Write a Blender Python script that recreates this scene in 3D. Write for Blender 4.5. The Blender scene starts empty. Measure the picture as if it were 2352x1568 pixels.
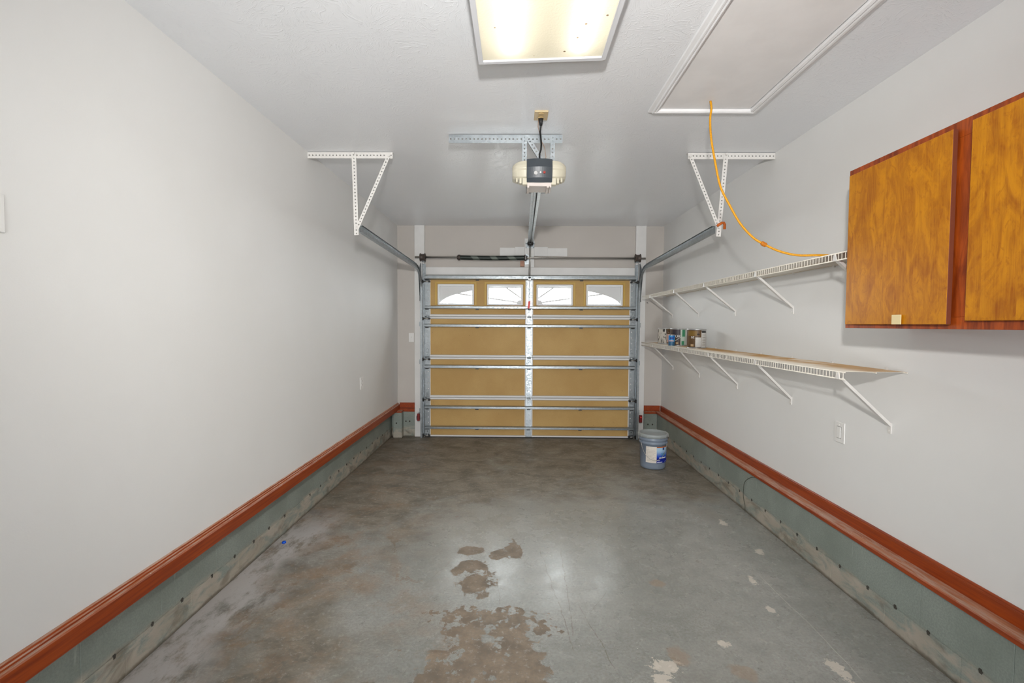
import bpy, bmesh, math, random
from mathutils import Vector, Matrix
random.seed(7)
SC = bpy.context.scene
COL = SC.collection

# ------------------------------------------------------------------ camera, world, light, exposure
cam_d = bpy.data.cameras.new('camera')
cam = bpy.data.objects.new('camera', cam_d); COL.objects.link(cam)
YAW, PITCH, ROLL, CAMZ = 0.0101325, -0.0369268, 0.0056177, 1.505
_f = Vector((-math.sin(YAW)*math.cos(PITCH), math.cos(YAW)*math.cos(PITCH), math.sin(PITCH)))
_r = Vector((math.cos(YAW), math.sin(YAW), 0)); _u = _r.cross(_f)
_r2 = math.cos(ROLL)*_r + math.sin(ROLL)*_u; _u2 = -math.sin(ROLL)*_r + math.cos(ROLL)*_u
cam.matrix_world = Matrix(((_r2.x, _u2.x, -_f.x, 0), (_r2.y, _u2.y, -_f.y, 0), (_r2.z, _u2.z, -_f.z, CAMZ), (0, 0, 0, 1)))
cam_d.sensor_fit = 'HORIZONTAL'; cam_d.sensor_width = 36.0; cam_d.lens = 1080/2352*36.0
cam_d.clip_start = 0.02
SC.camera = cam
SC.view_settings.view_transform = 'Standard'; SC.view_settings.look = 'None'
SC.view_settings.gamma = 1.0; SC.view_settings.use_curve_mapping = False
SC.view_settings.exposure = 0.0

W = bpy.data.worlds.new('overcast_sky'); SC.world = W; W.use_nodes = True
_bg = W.node_tree.nodes['Background']
_bg.inputs['Color'].default_value = (0.94, 0.97, 1.0, 1); _bg.inputs['Strength'].default_value = 33.0

def lamp(name, kind, loc, energy, color=(1, 1, 1), target=None, **kw):
    d = bpy.data.lights.new(name, kind); d.energy = energy; d.color = color
    for k, v in kw.items(): setattr(d, k, v)
    o = bpy.data.objects.new(name, d); COL.objects.link(o); o.location = loc
    if target is not None:
        o.rotation_euler = (Vector(target)-Vector(loc)).to_track_quat('-Z', 'Y').to_euler()
    return o
# the photographer's flash, held just above the camera
flash = lamp('camera_flash', 'SPOT', (0.0, -0.12, 2.06), 330, (1.0, 0.985, 0.955), (0.16, 6.0, 1.85),
             spot_size=math.radians(116), spot_blend=1.0, shadow_soft_size=0.05)
def portal(name, loc, target, sx, sy):
    o = lamp(name, 'AREA', loc, 1.0, target=target, shape='RECTANGLE', size=sx, size_y=sy)
    o.data.cycles.is_portal = True
REAR_Y = -2.6
portal('portal_rear', (0.15, REAR_Y-0.05, .38), (0.15, 6, .38), 1.16, .76)

# ------------------------------------------------------------------ mesh helpers
class MB:
    def __init__(s): s.v = []; s.f = []; s.sm = []
    def add(s, vs, fs, smooth=False):
        b = len(s.v); s.v += [Vector(v) for v in vs]
        for f in fs: s.f.append([b+i for i in f]); s.sm.append(smooth)
        return s
    def box(s, x0, x1, y0, y1, z0, z1):
        x0, x1 = min(x0, x1), max(x0, x1); y0, y1 = min(y0, y1), max(y0, y1); z0, z1 = min(z0, z1), max(z0, z1)
        return s.add([(x0,y0,z0),(x1,y0,z0),(x1,y1,z0),(x0,y1,z0),(x0,y0,z1),(x1,y0,z1),(x1,y1,z1),(x0,y1,z1)],
                     [(0,3,2,1),(4,5,6,7),(0,1,5,4),(1,2,6,5),(2,3,7,6),(3,0,4,7)])
    def cyl(s, p0, p1, r0, n=12, r1=None, smooth=True, caps=True):
        p0, p1 = Vector(p0), Vector(p1); r1 = r0 if r1 is None else r1
        d = (p1-p0).normalized(); a = d.orthogonal().normalized(); b = d.cross(a)
        vs = []
        for p, r in ((p0, r0), (p1, r1)):
            for i in range(n):
                t = 2*math.pi*i/n; vs.append(p+a*(r*math.cos(t))+b*(r*math.sin(t)))
        s.add(vs, [(i, (i+1) % n, n+(i+1) % n, n+i) for i in range(n)], smooth)
        if caps:
            s.add(vs[:n], [tuple(range(n))[::-1]]); s.add(vs[n:], [tuple(range(n))])
        return s
    def tube(s, pts, r, n=8, closed=False):
        pts = [Vector(p) for p in pts]; m = len(pts); rings = []
        up = None
        for i, p in enumerate(pts):
            t = (pts[min(i+1, m-1)]-pts[max(i-1, 0)]).normalized()
            if up is None: up = t.orthogonal().normalized()
            up = (up - t*up.dot(t)).normalized(); bb = t.cross(up)
            rings.append([p+up*(r*math.cos(2*math.pi*k/n))+bb*(r*math.sin(2*math.pi*k/n)) for k in range(n)])
        vs = [v for ring in rings for v in ring]; fs = []
        for i in range(m-1):
            for k in range(n):
                fs.append((i*n+k, i*n+(k+1) % n, (i+1)*n+(k+1) % n, (i+1)*n+k))
        s.add(vs, fs, True); s.add(rings[0], [tuple(range(n))[::-1]]); s.add(rings[-1], [tuple(range(n))])
        return s
    def sweep(s, prof, frames, closed_ends=True, smooth=False):
        """prof: closed polygon [(a,b)]; frames: [(origin, A, B)]"""
        n = len(prof); vs = []; fs = []
        for (o, A, B) in frames:
            vs += [Vector(o)+Vector(A)*a+Vector(B)*b for a, b in prof]
        for i in range(len(frames)-1):
            for k in range(n):
                fs.append((i*n+k, i*n+(k+1) % n, (i+1)*n+(k+1) % n, (i+1)*n+k))
        s.add(vs, fs, smooth)
        if closed_ends:
            s.add(vs[:n], [tuple(range(n))[::-1]]); s.add(vs[-n:], [tuple(range(n))])
        return s
    def prism(s, poly, o, A, B, N, depth):
        o, A, B, N = Vector(o), Vector(A), Vector(B), Vector(N)
        return s.sweep(poly, [(o, A, B), (o+N*depth, A, B)])
    def lathe(s, prof, c=(0, 0, 0), n=32, smooth=True, a0=0.0, a1=2*math.pi):
        c = Vector(c); full = abs(a1-a0-2*math.pi) < 1e-6; k = n if full else n+1
        vs = []
        for r, z in prof:
            for i in range(k):
                t = a0+(a1-a0)*i/n; vs.append(c+Vector((r*math.cos(t), r*math.sin(t), z)))
        fs = []
        for j in range(len(prof)-1):
            for i in range(n if full else n):
                i2 = (i+1) % k if full else i+1
                fs.append((j*k+i, j*k+i2, (j+1)*k+i2, (j+1)*k+i))
        return s.add(vs, fs, smooth)
    def perf(s, o, U, V, length, width, pitch, hr, t=0.003, off=0.0):
        """a perforated strip of real holes: along U, centred on o across V, thickness along U x V"""
        o, U, V = Vector(o), Vector(U).normalized(), Vector(V).normalized(); N = U.cross(V)
        n = max(1, round(length/pitch)); p = length/n; h = width/2
        for i in range(n):
            c = o+U*(p*(i+.5)); a = p/2
            out = [(-a,-h),(0,-h),(a,-h),(a,off),(a,h),(0,h),(-a,h),(-a,off)]
            inn = [(hr*math.cos(q), off+hr*math.sin(q)) for q in [math.radians(225+45*j) for j in range(8)]]
            vs = []
            for lay in (0, t):
                vs += [c+U*x+V*y+N*lay for x, y in out]+[c+U*x+V*y+N*lay for x, y in inn]
            fs = []
            for j in range(8):
                k = (j+1) % 8
                fs += [(j, k, 8+k, 8+j)[::-1], (16+j, 16+k, 24+k, 24+j), (8+j, 8+k, 24+k, 24+j)[::-1]]
            fs += [(0,1,17,16),(1,2,18,17),(4,5,21,20),(5,6,22,21)]
            if i == 0: fs += [(6,7,23,22),(7,0,16,23)]
            if i == n-1: fs += [(2,3,19,18),(3,4,20,19)]
            s.add(vs, fs)
        return s
    def build(s, name, mat, parent=None, bevel=0.0, fix=True, seg=2):
        base = Vector(ROOT.get(parent.name, (0, 0, 0))) if parent else Vector((0, 0, 0))
        me = bpy.data.meshes.new(name)
        me.from_pydata([tuple(v-base) for v in s.v], [], s.f)
        for p, q in zip(me.polygons, s.sm): p.use_smooth = q
        if fix:
            bm = bmesh.new(); bm.from_mesh(me)
            bmesh.ops.remove_doubles(bm, verts=bm.verts, dist=1e-6)
            bmesh.ops.recalc_face_normals(bm, faces=bm.faces)
            if bevel:
                es = [e for e in bm.edges if len(e.link_faces) == 2 and e.calc_face_angle(0) > 0.6]
                bmesh.ops.bevel(bm, geom=es, offset=bevel, segments=seg, affect='EDGES', profile=0.5)
            bm.to_mesh(me); bm.free()
        me.materials.append(mat)
        o = bpy.data.objects.new(name, me); COL.objects.link(o)
        if parent: o.parent = parent; ROOT[o.name] = tuple(base)
        return o
ROOT = {}
def thing(name, label, cat, loc, group=None):
    o = bpy.data.objects.new(name, None); COL.objects.link(o); o.location = loc
    o.empty_display_size = 0.05
    o['label'] = label; o['category'] = cat
    if group: o['group'] = group
    ROOT[o.name] = tuple(loc)
    return o
def tag(o, label, cat, group=None):
    o['label'] = label; o['category'] = cat
    if group: o['group'] = group
    return o
def struct(o): o['kind'] = 'structure'; return o
def stuff(o): o['kind'] = 'stuff'; return o
def bx(name, mat, parent, *b, bevel=0.0): return MB().box(*b).build(name, mat, parent, bevel)
def dup(o, offset, parent=None):
    c = o.copy(); COL.objects.link(c); c.location = o.location+Vector(offset)
    if parent: c.parent = parent
    return c

# ------------------------------------------------------------------ material helpers
def lin(r, g, b):
    return tuple((c/255/12.92 if c/255 <= .04045 else ((c/255+.055)/1.055)**2.4) for c in (r, g, b))+(1.0,)
class NT:
    def __init__(s, name):
        s.m = bpy.data.materials.new(name); s.m.use_nodes = True; s.t = s.m.node_tree
        s.p = s.t.nodes['Principled BSDF']; s.out = s.t.nodes['Material Output']
    def n(s, kind, **ins):
        nd = s.t.nodes.new(kind)
        for k, v in ins.items():
            if k.startswith('_'): setattr(nd, k[1:], v)
        for k, v in ins.items():
            if not k.startswith('_'): s.set(nd.inputs[int(k[1:]) if k[0] == 'i' and k[1:].isdigit() else k.replace('__', ' ')], v)
        return nd
    def set(s, sock, v):
        if isinstance(v, bpy.types.NodeSocket): s.t.links.new(v, sock)
        else: sock.default_value = v
    def pos(s): return s.n('ShaderNodeNewGeometry').outputs['Position']
    def gen(s, which='Object'): return s.n('ShaderNodeTexCoord').outputs[which]
    def scale(s, vec, sx, sy, sz, loc=(0, 0, 0)):
        return s.n('ShaderNodeMapping', Vector=vec, Scale=(sx, sy, sz), Location=loc).outputs[0]
    def noise(s, vec, sc, det=4, rough=.55, dist=0.0):
        return s.n('ShaderNodeTexNoise', Vector=vec, Scale=sc, Detail=det, Roughness=rough, Distortion=dist).outputs[0]
    def noisec(s, vec, sc, det=2):
        return s.n('ShaderNodeTexNoise', Vector=vec, Scale=sc, Detail=det).outputs[1]
    def vor(s, vec, sc, feat='F1', out=0, rnd=1.0):
        return s.n('ShaderNodeTexVoronoi', Vector=vec, Scale=sc, Randomness=rnd, _feature=feat).outputs[out]
    def step(s, v, a, b, lo=0.0, hi=1.0):
        nd = s.n('ShaderNodeMapRange', Value=v, _interpolation_type='SMOOTHSTEP')
        nd.inputs[1].default_value = a; nd.inputs[2].default_value = b
        nd.inputs[3].default_value = lo; nd.inputs[4].default_value = hi
        return nd.outputs[0]
    def math(s, op, a, b=0.0, c=0.0, clamp=False):
        nd = s.n('ShaderNodeMath', _operation=op, _use_clamp=clamp); s.set(nd.inputs[0], a); s.set(nd.inputs[1], b)
        if op == 'MULTIPLY_ADD': s.set(nd.inputs[2], c)
        return nd.outputs[0]
    def mix(s, f, a, b, mode='MIX'):
        nd = s.n('ShaderNodeMix', _data_type='RGBA', _blend_type=mode)
        s.set(nd.inputs[0], f); s.set(nd.inputs[6], a); s.set(nd.inputs[7], b)
        return nd.outputs[2]
    def sep(s, v): return s.n('ShaderNodeSeparateXYZ', Vector=v).outputs
    def bump(s, h, strength, dist=0.01):
        b = s.n('ShaderNodeBump', Height=h, Strength=strength, Distance=dist); s.t.links.new(b.outputs[0], s.p.inputs['Normal'])
    def P(s, **k):
        for a, v in k.items(): s.set(s.p.inputs[a.replace('__', ' ')], v)
        return s
def plain(name, col, rough=.5, metal=0.0, var=0.0, sc=8.0, **k):
    t = NT(name); c = col
    if var:
        f = t.noise(t.pos(), sc, 5)
        c = t.mix(t.step(f, .3, .7), tuple(x*(1-var) for x in col[:3])+(1,), tuple(min(1, x*(1+var)) for x in col[:3])+(1,))
    t.P(Base__Color=c, Roughness=rough, Metallic=metal, **k); return t.m

def m_wall():
    t = NT('wall_paint'); p = t.pos()
    c = t.mix(t.step(t.noise(p, 1.3, 4), .35, .7), (.785, .778, .762, 1), (.805, .80, .787, 1))
    t.P(Base__Color=c, Roughness=.62); t.bump(t.noise(p, 160, 2), .12, .002); return t.m
def m_ceiling():
    t = NT('ceiling_texture'); p = t.pos()
    warp = t.n('ShaderNodeVectorMath', _operation='MULTIPLY_ADD'); t.set(warp.inputs[0], t.noisec(p, 3.2)); warp.inputs[1].default_value = (.42, .42, 0); t.set(warp.inputs[2], p)
    q = warp.outputs[0]
    a = t.noise(t.scale(q, 34, 120, 20), 1.0, 3, .6, .9)
    b = t.noise(t.scale(q, 120, 36, 20), 1.0, 3, .6, .9)
    sel = t.step(t.noise(p, 5.0, 2), .42, .58)
    h = t.mix(sel, a, b)
    ridge = t.step(h, .50, .72)
    c = t.mix(t.step(t.noise(p, .9, 3), .3, .7), (.845, .858, .885, 1), (.87, .883, .905, 1))
    t.P(Base__Color=c, Roughness=.30, IOR=1.5)
    t.bump(ridge, .36, .003); return t.m
def m_white(name='white_paint', col=(.78, .77, .76, 1), rough=.45): return plain(name, col, rough, var=.03, sc=6)
def m_galv():
    t = NT('galvanized_steel'); p = t.pos()
    f = t.vor(t.scale(p, 1, 1, 1), 55, out=1)
    f = t.sep(f)[0]; c = t.mix(t.step(f, 0, 1), (.33, .36, .38, 1), (.42, .45, .47, 1))
    g = t.step(t.noise(p, 9, 4), .3, .7)
    c = t.mix(g, c, (.33, .365, .385, 1))
    t.P(Base__Color=c, Metallic=.85, Roughness=t.step(t.noise(p, 40, 2), .3, .7, .28, .45)); return t.m
def m_wood_trim(name, wear_sheen=0.0, base=(164, 69, 14), dark=(132, 48, 9)):
    t = NT(name); p = t.pos()
    g = t.noise(t.scale(p, 60, 3, 90), 1.0, 5, .6)
    c = t.mix(t.step(g, .3, .7), lin(*dark), lin(*base))
    r = .35
    if wear_sheen:
        n = t.n('ShaderNodeNewGeometry').outputs['Normal']; up = t.step(t.sep(n)[2], .5, .9)
        w = t.step(t.noise(t.scale(p, 70, 7, 30), 1.0, 6, .7, .4), .42, .58)
        big = t.step(t.noise(t.scale(p, 6, 1.6, 1), 1.0, 3), .26, .50)
        top_sheen = t.mix(t.step(t.noise(t.scale(p, 40, 4, 1), 1.0, 4), .35, .65), lin(166, 98, 62), lin(196, 138, 104))
        c = t.mix(up, c, top_sheen)  # top faces painted paler, for sheen off the wall as well as wear
        k = t.math('MULTIPLY', t.math('MULTIPLY', w, big), up)
        c = t.mix(t.math('MULTIPLY', k, wear_sheen), c, lin(196, 164, 146))
        chip = t.step(t.vor(t.scale(p, 1, .7, 1), 26), .075, .05)
        c = t.mix(t.math('MULTIPLY', chip, t.math('MULTIPLY', up, .8)), c, lin(222, 210, 200))
        r = .45
    else:
        chip = t.step(t.noise(t.scale(p, 50, 6, 50), 1.0, 5, .7), .70, .76)
        c = t.mix(t.math('MULTIPLY', chip, .5), c, lin(205, 160, 140))
    t.P(Base__Color=c, Roughness=r); return t.m
def m_block():
    t = NT('painted_block'); p = t.pos(); x, y, z = t.sep(p)
    c = t.mix(t.step(t.noise(p, 3.0, 5), .3, .7), lin(132, 140, 132), lin(150, 158, 150))
    fine = t.noise(p, 120, 3)
    c = t.mix(t.step(fine, .35, .65, 0, .35), c, lin(112, 122, 116))
    # worn, dirty lower course: own-shaped stains of bare concrete and splash dirt
    low = t.step(t.math('ADD', z, t.math('MULTIPLY', t.noise(t.scale(p, 3, 3, 3), 1.0, 4), .12)), .215, .175)
    st = t.step(t.noise(t.scale(p, 6, 5, 14), 1.0, 6, .65, .6), .36, .56)
    st = t.math('MULTIPLY', st, low)
    side = t.step(x, -.2, .2)
    stc = t.mix(t.noise(p, 7, 3), lin(156, 146, 128), lin(196, 186, 174))
    c = t.mix(t.math('MULTIPLY', st, .88), c, stc)
    d = t.step(t.noise(t.scale(p, 5, 4, 9), 1.0, 5, .6, .5), .5, .68)
    c = t.mix(t.math('MULTIPLY', t.math('MULTIPLY', d, low), .6), c, lin(104, 96, 80))
    drip = t.step(t.noise(t.scale(p, 10, 10, 1.5), 1.0, 4, .7), .66, .74)
    c = t.mix(t.math('MULTIPLY', drip, .55), c, lin(178, 182, 176))
    gr = t.step(t.math('ADD', z, t.math('MULTIPLY', t.noise(t.scale(p, 5, 5, 5), 1.0, 6, .7), .05)), .050, .030)
    c = t.mix(t.math('MULTIPLY', gr, .75), c, lin(78, 68, 52))
    c = t.mix(t.step(z, .140, .134, 0, .0), c, lin(176, 184, 176))
    t.P(Base__Color=c, Roughness=.55); t.bump(fine, .4, .003); return t.m
def m_insul():
    t = NT('tan_insulation_board'); p = t.pos()
    c = t.mix(t.step(t.noise(p, 2.2, 4), .3, .7), lin(192, 154, 90), lin(204, 168, 104))
    c = t.mix(t.step(t.noise(p, 180, 2), .35, .65, 0, .3), c, lin(172, 132, 72))
    sp = t.step(t.vor(p, 9), .06, .03); c = t.mix(t.math('MULTIPLY', sp, .5), c, lin(120, 88, 48))
    t.P(Base__Color=c, Roughness=.6); t.bump(t.noise(p, 200, 2), .2, .002); return t.m
def m_cab_door():
    t = NT('golden_birch_veneer'); p = t.pos(); x, y, z = t.sep(p)
    leaf = t.n('ShaderNodeTexVoronoi', Vector=t.scale(p, 0, 5.2, 0), Scale=1.0, _voronoi_dimensions='3D'); 
    lc = t.sep(leaf.outputs[1])[0]
    off = t.n('ShaderNodeCombineXYZ', X=t.math('MULTIPLY', lc, 7.0), Y=t.math('MULTIPLY', lc, 3.0), Z=0.0).outputs[0]
    q = t.n('ShaderNodeVectorMath', _operation='ADD'); t.set(q.inputs[0], p); t.set(q.inputs[1], off); q = q.outputs[0]
    fig = t.noise(t.scale(q, 4, 13, 5.0), 1.0, 5, .62, 1.6)
    c = t.mix(t.step(fig, .28, .72), lin(152, 82, 2), lin(200, 130, 8))
    curl = t.noise(t.scale(q, 6, 22, 14), 1.0, 4, .6, 2.0)
    c = t.mix(t.step(curl, .52, .70, 0, .55), c, lin(142, 68, 2))
    fine = t.noise(t.scale(q, 30, 190, 6), 1.0, 3, .6)
    c = t.mix(t.step(fine, .35, .7, 0, .28), c, lin(212, 148, 26))
    c = t.mix(t.math('MULTIPLY', lc, .28), c, lin(196, 130, 8))
    t.P(Base__Color=c, Roughness=.38, Specular__IOR__Level=.35); return t.m
def m_cab_frame():
    t = NT('red_brown_cabinet_frame'); p = t.pos()
    g = t.noise(t.scale(p, 40, 40, 5), 1.0, 5, .6, .6)
    c = t.mix(t.step(g, .3, .7), lin(118, 44, 8), lin(176, 80, 22))
    t.P(Base__Color=c, Roughness=.4); return t.m
def m_floor():
    t = NT('worn_painted_concrete'); p = t.pos(); x, y, z = t.sep(p)
    def blob(cx, cy, rx, ry):
        dx = t.math('DIVIDE', t.math('SUBTRACT', x, cx), rx); dy = t.math('DIVIDE', t.math('SUBTRACT', y, cy), ry)
        return t.math('SUBTRACT', 1.0, t.math('SQRT', t.math('ADD', t.math('MULTIPLY', dx, dx), t.math('MULTIPLY', dy, dy))))
    def union(lst):
        r = lst[0]
        for b in lst[1:]: r = t.math('MAXIMUM', r, b)
        return r
    paint = t.mix(t.step(t.noise(p, 1.1, 5), .3, .7), lin(150, 152, 147), lin(170, 170, 165))
    paint = t.mix(t.step(t.noise(p, 9, 6, .65), .40, .68, 0, .35), paint, lin(124, 128, 122))
    # ground-in brown dirt: far half and left side of the slab
    dirtf = t.math('ADD', t.step(y, 3.3, 4.6, 0, .62), t.step(x, -.1, -1.1, 0, .42))
    dirtf = t.math('ADD', dirtf, t.math('MULTIPLY', t.math('SUBTRACT', t.noise(p, 1.7, 6, .6, .4), .5), 1.5))
    dirtn = t.step(dirtf, .12, .62)
    streak = t.noise(t.scale(p, 3.5, 5, 1), 1.0, 9, .74, .5)
    dirtc = t.mix(t.step(streak, .34, .66), lin(84, 74, 58), lin(146, 134, 116))
    dirtc = t.mix(t.step(t.noise(t.scale(p, 9, 14, 1), 1.0, 8, .75), .52, .66, 0, .7), dirtc, lin(166, 150, 130))
    c = t.mix(t.math('MULTIPLY', dirtn, .86), paint, dirtc)
    # bare brown patches where the paint has lifted
    ragged = t.math('MULTIPLY', t.math('SUBTRACT', t.noise(p, 8, 9, .72, .3), .5), 5.0)
    raggedb = t.math('MULTIPLY', t.math('SUBTRACT', t.noise(p, 19, 6, .62), .5), 4.2)
    big = union([blob(-.228, 2.68, .13, .18), blob(-.25, 2.88, .12, .10), blob(-.012, 3.08, .065, .18), blob(-.09, 3.01, .09, .09), blob(-.353, 2.80, .05, .07), blob(-.31, 3.07, .12, .07)])
    spots = union([blob(-.24, 2.25, .12, .13), blob(-.017, 2.25, .13, .14), blob(-.15, 2.36, .30, .09), blob(.12, 2.27, .10, .06)])
    low = union([blob(-.14, 2.05, .26, .20), blob(.02, 2.02, .16, .20), blob(-.35, 1.95, .10, .09), blob(-.10, 1.80, .28, .24)])
    bare = t.step(t.math('MAXIMUM', t.math('ADD', big, t.math('MULTIPLY', ragged, .55)), t.math('MAXIMUM', t.math('ADD', spots, raggedb), t.math('ADD', low, t.math('MULTIPLY', ragged, .75)))), .24, .28)
    few = t.step(t.math('ADD', t.noise(p, 4.2, 7, .7, .6), t.step(x, .6, -1.3, -.12, .06)), .615, .64)
    few = t.math('MULTIPLY', few, .75)
    bare = t.math('MAXIMUM', bare, few)
    barec = t.mix(t.step(t.noise(p, 11, 5), .3, .7), lin(112, 96, 78), lin(150, 131, 110))
    c = t.mix(t.math('MULTIPLY', bare, .9), c, barec)
    rust = t.math('MULTIPLY', t.step(t.noise(p, 2.3, 8, .7, .3), .46, .62), t.step(t.math('ADD', x, t.math('MULTIPLY', y, .35)), .9, -.1))
    c = t.mix(t.math('MULTIPLY', rust, .5), c, lin(158, 128, 100))
    c = t.mix(t.step(t.noise(p, 70, 4, .7), .38, .62, 0, .34), c, lin(112, 108, 100))
    c = t.mix(t.step(t.noise(p, 31, 6, .75), .54, .66, 0, .40), c, lin(186, 182, 174))
    # pale scuffs beside the left curb and chips of white
    edge = t.step(t.math('ADD', x, t.math('MULTIPLY', t.noise(p, 3.0, 5), .5)), -1.02, -1.25)
    edge = t.math('MULTIPLY', edge, t.math('MULTIPLY', t.step(y, 3.9, 3.2), t.step(t.noise(t.scale(p, 9, 4, 1), 1.0, 6, .72), .35, .54)))
    c = t.mix(t.math('MULTIPLY', edge, .9), c, lin(196, 192, 190))
    chipn = t.math('MULTIPLY', t.math('SUBTRACT', t.noise(p, 22, 5, .7), .5), 2.0)
    chips = union([blob(.668, 2.03, .13, .08), blob(.63, 1.95, .08, .05), blob(.987, 2.18, .05, .045), blob(1.40, 2.74, .035, .10), blob(1.36, 2.45, .04, .07), blob(1.58, 3.55, .05, .10), blob(1.42, 2.02, .06, .12), blob(1.55, 1.80, .06, .1), blob(1.62, 3.1, .05, .08)])
    chips = t.step(t.math('ADD', chips, chipn), .46, .52)
    c = t.mix(t.math('MULTIPLY', chips, .85), c, lin(214, 206, 194))
    tiny = t.step(t.vor(p, 11), .040, .028)
    tiny = t.math('MULTIPLY', tiny, t.step(t.noise(p, 2.0, 2), .45, .55))
    c = t.mix(t.math('MULTIPLY', tiny, .8), c, lin(220, 216, 210))
    # scratches
    sc_all = None
    for i, (ax, ay, bx_, by_, w) in enumerate([(.16, 3.10, .275, 2.1, .007), (.303, 3.13, .28, 2.2, .007), (.34, 2.50, .45, 1.95, .006), (.36, 2.61, .58, 2.67, .004), (.53, 2.63, .39, 2.39, .004), (-.40, 2.95, -.50, 2.70, .004), (.05, 2.95, .11, 2.86, .008), (-.10, 2.72, -.08, 2.45, .005)]):
        L = math.hypot(bx_-ax, by_-ay); ux, uy = (bx_-ax)/L, (by_-ay)/L
        dx = t.math('SUBTRACT', x, ax); dy = t.math('SUBTRACT', y, ay)
        al = t.math('ADD', t.math('MULTIPLY', dx, ux), t.math('MULTIPLY', dy, uy))
        ac = t.math('ADD', t.math('MULTIPLY', dx, -uy), t.math('MULTIPLY', dy, ux))
        ac = t.math('ABSOLUTE', t.math('ADD', ac, t.math('MULTIPLY', t.math('SUBTRACT', t.noise(p, 6, 3), .5), .05)))
        k = t.math('MULTIPLY', t.step(ac, w*.62, w*.15), t.math('MULTIPLY', t.step(al, 0, .05), t.step(al, L, L-.05)))
        sc_all = k if sc_all is None else t.math('MAXIMUM', sc_all, k)
    sc_all = t.math('MULTIPLY', sc_all, t.step(t.noise(p, 24, 4, .7), .36, .52))
    c = t.mix(t.math('MULTIPLY', sc_all, .6), c, lin(104, 92, 78))
    pl_ = t.math('MULTIPLY', t.step(t.math('ABSOLUTE', t.math('SUBTRACT', x, t.math('ADD', 1.45, t.math('MULTIPLY', t.noise(p, 2, 2), .06)))), .004, .001), t.math('MULTIPLY', t.step(y, 1.9, 2.0), t.step(y, 2.85, 2.75)))
    c = t.mix(t.math('MULTIPLY', pl_, .6), c, lin(200, 198, 190))
    tanp = t.step(t.math('ADD', union([blob(.75, 2.09, .07, .10), blob(1.0, 2.0, .08, .08), blob(.83, 2.7, .06, .06)]), t.math('MULTIPLY', ragged, .4)), .2, .5)
    c = t.mix(t.math('MULTIPLY', tanp, .5), c, lin(160, 136, 112))
    # black grit
    grit = t.math('MULTIPLY', t.step(t.noise(p, 34, 5, .7), .60, .68), t.step(t.noise(p, 2.4, 3), .45, .6))
    c = t.mix(t.math('MULTIPLY', grit, .45), c, lin(84, 76, 66))
    rough = t.math('ADD', t.step(t.noise(p, 5, 5, .6), .3, .7, .22, .32), t.math('MULTIPLY', t.math('MAXIMUM', bare, dirtn), .30))
    t.P(Base__Color=c, Roughness=rough, IOR=1.62)
    hgt = t.math('ADD', t.math('MULTIPLY', t.noise(p, 14, 6, .6), .6), t.math('MULTIPLY', bare, -.35))
    t.bump(hgt, .05, .006); return t.m
def m_tub():
    t = NT('translucent_diffuser'); p = t.pos()
    spot = t.step(t.vor(t.scale(p, 1, 1, 0), 12), .085, .05); spot = t.math('MULTIPLY', spot, t.step(t.noise(p, 3), .42, .48))
    col = t.mix(t.math('MULTIPLY', spot, .75), (.95, .928, .85, 1), lin(130, 90, 36))
    tr = t.n('ShaderNodeBsdfTranslucent', Color=col)
    gl = t.n('ShaderNodeBsdfPrincipled', Roughness=.3); t.set(gl.inputs['Base Color'], col)
    mx = t.n('ShaderNodeMixShader', Fac=.22); t.t.links.new(tr.outputs[0], mx.inputs[1]); t.t.links.new(gl.outputs[0], mx.inputs[2])
    h = t.vor(t.scale(p, 1, 1, 0), 120)
    b = t.n('ShaderNodeBump', Height=h, Strength=.5, Distance=.003)
    t.t.links.new(b.outputs[0], gl.inputs['Normal']); t.t.links.new(mx.outputs[0], t.out.inputs[0]); return t.m
def m_emit(name, col, st):
    t = NT(name); e = t.n('ShaderNodeEmission', Color=col, Strength=st); t.t.links.new(e.outputs[0], t.out.inputs[0]); return t.m
def m_pane():
    t = NT('window_acrylic'); p = t.pos()
    tr = t.n('ShaderNodeBsdfTransparent'); 
    haze = t.step(t.noise(p, 26, 5, .65), .35, .75)
    t.set(tr.inputs[0], t.mix(t.math('MULTIPLY', haze, .25), (.93, .95, .95, 1), (.6, .62, .62, 1)))
    gl = t.n('ShaderNodeBsdfGlossy', Roughness=.08)
    mx = t.n('ShaderNodeMixShader', Fac=.05); t.t.links.new(tr.outputs[0], mx.inputs[1]); t.t.links.new(gl.outputs[0], mx.inputs[2])
    t.t.links.new(mx.outputs[0], t.out.inputs[0]); return t.m
def m_shelf():
    t = NT('vinyl_wire'); p = t.pos(); x, y, z = t.sep(p)
    n = t.n('ShaderNodeNewGeometry').outputs['Normal']; up = t.step(t.sep(n)[2], .1, .6)
    f = t.math('MULTIPLY', t.step(x, 1.63, 1.80), t.math('MULTIPLY', up, t.step(t.noise(p, 5, 4), .30, .55, .35, 1)))
    c = t.mix(f, lin(226, 220, 208), lin(176, 136, 84)); t.P(Base__Color=c, Roughness=.45); return t.m
def m_spring():
    t = NT('black_oiled_spring'); p = t.pos(); x, y, z = t.sep(p)
    f = t.n('ShaderNodeTexWave', Vector=t.scale(p, 1, 0, .9), Scale=2.6, Distortion=1.2, Detail=2); f.bands_direction = 'DIAGONAL'
    c = t.mix(t.step(f.outputs[0], .62, .82, 0, .8), lin(38, 46, 42), lin(104, 112, 104)); t.P(Base__Color=c, Roughness=.4, Metallic=.3); return t.m

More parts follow.
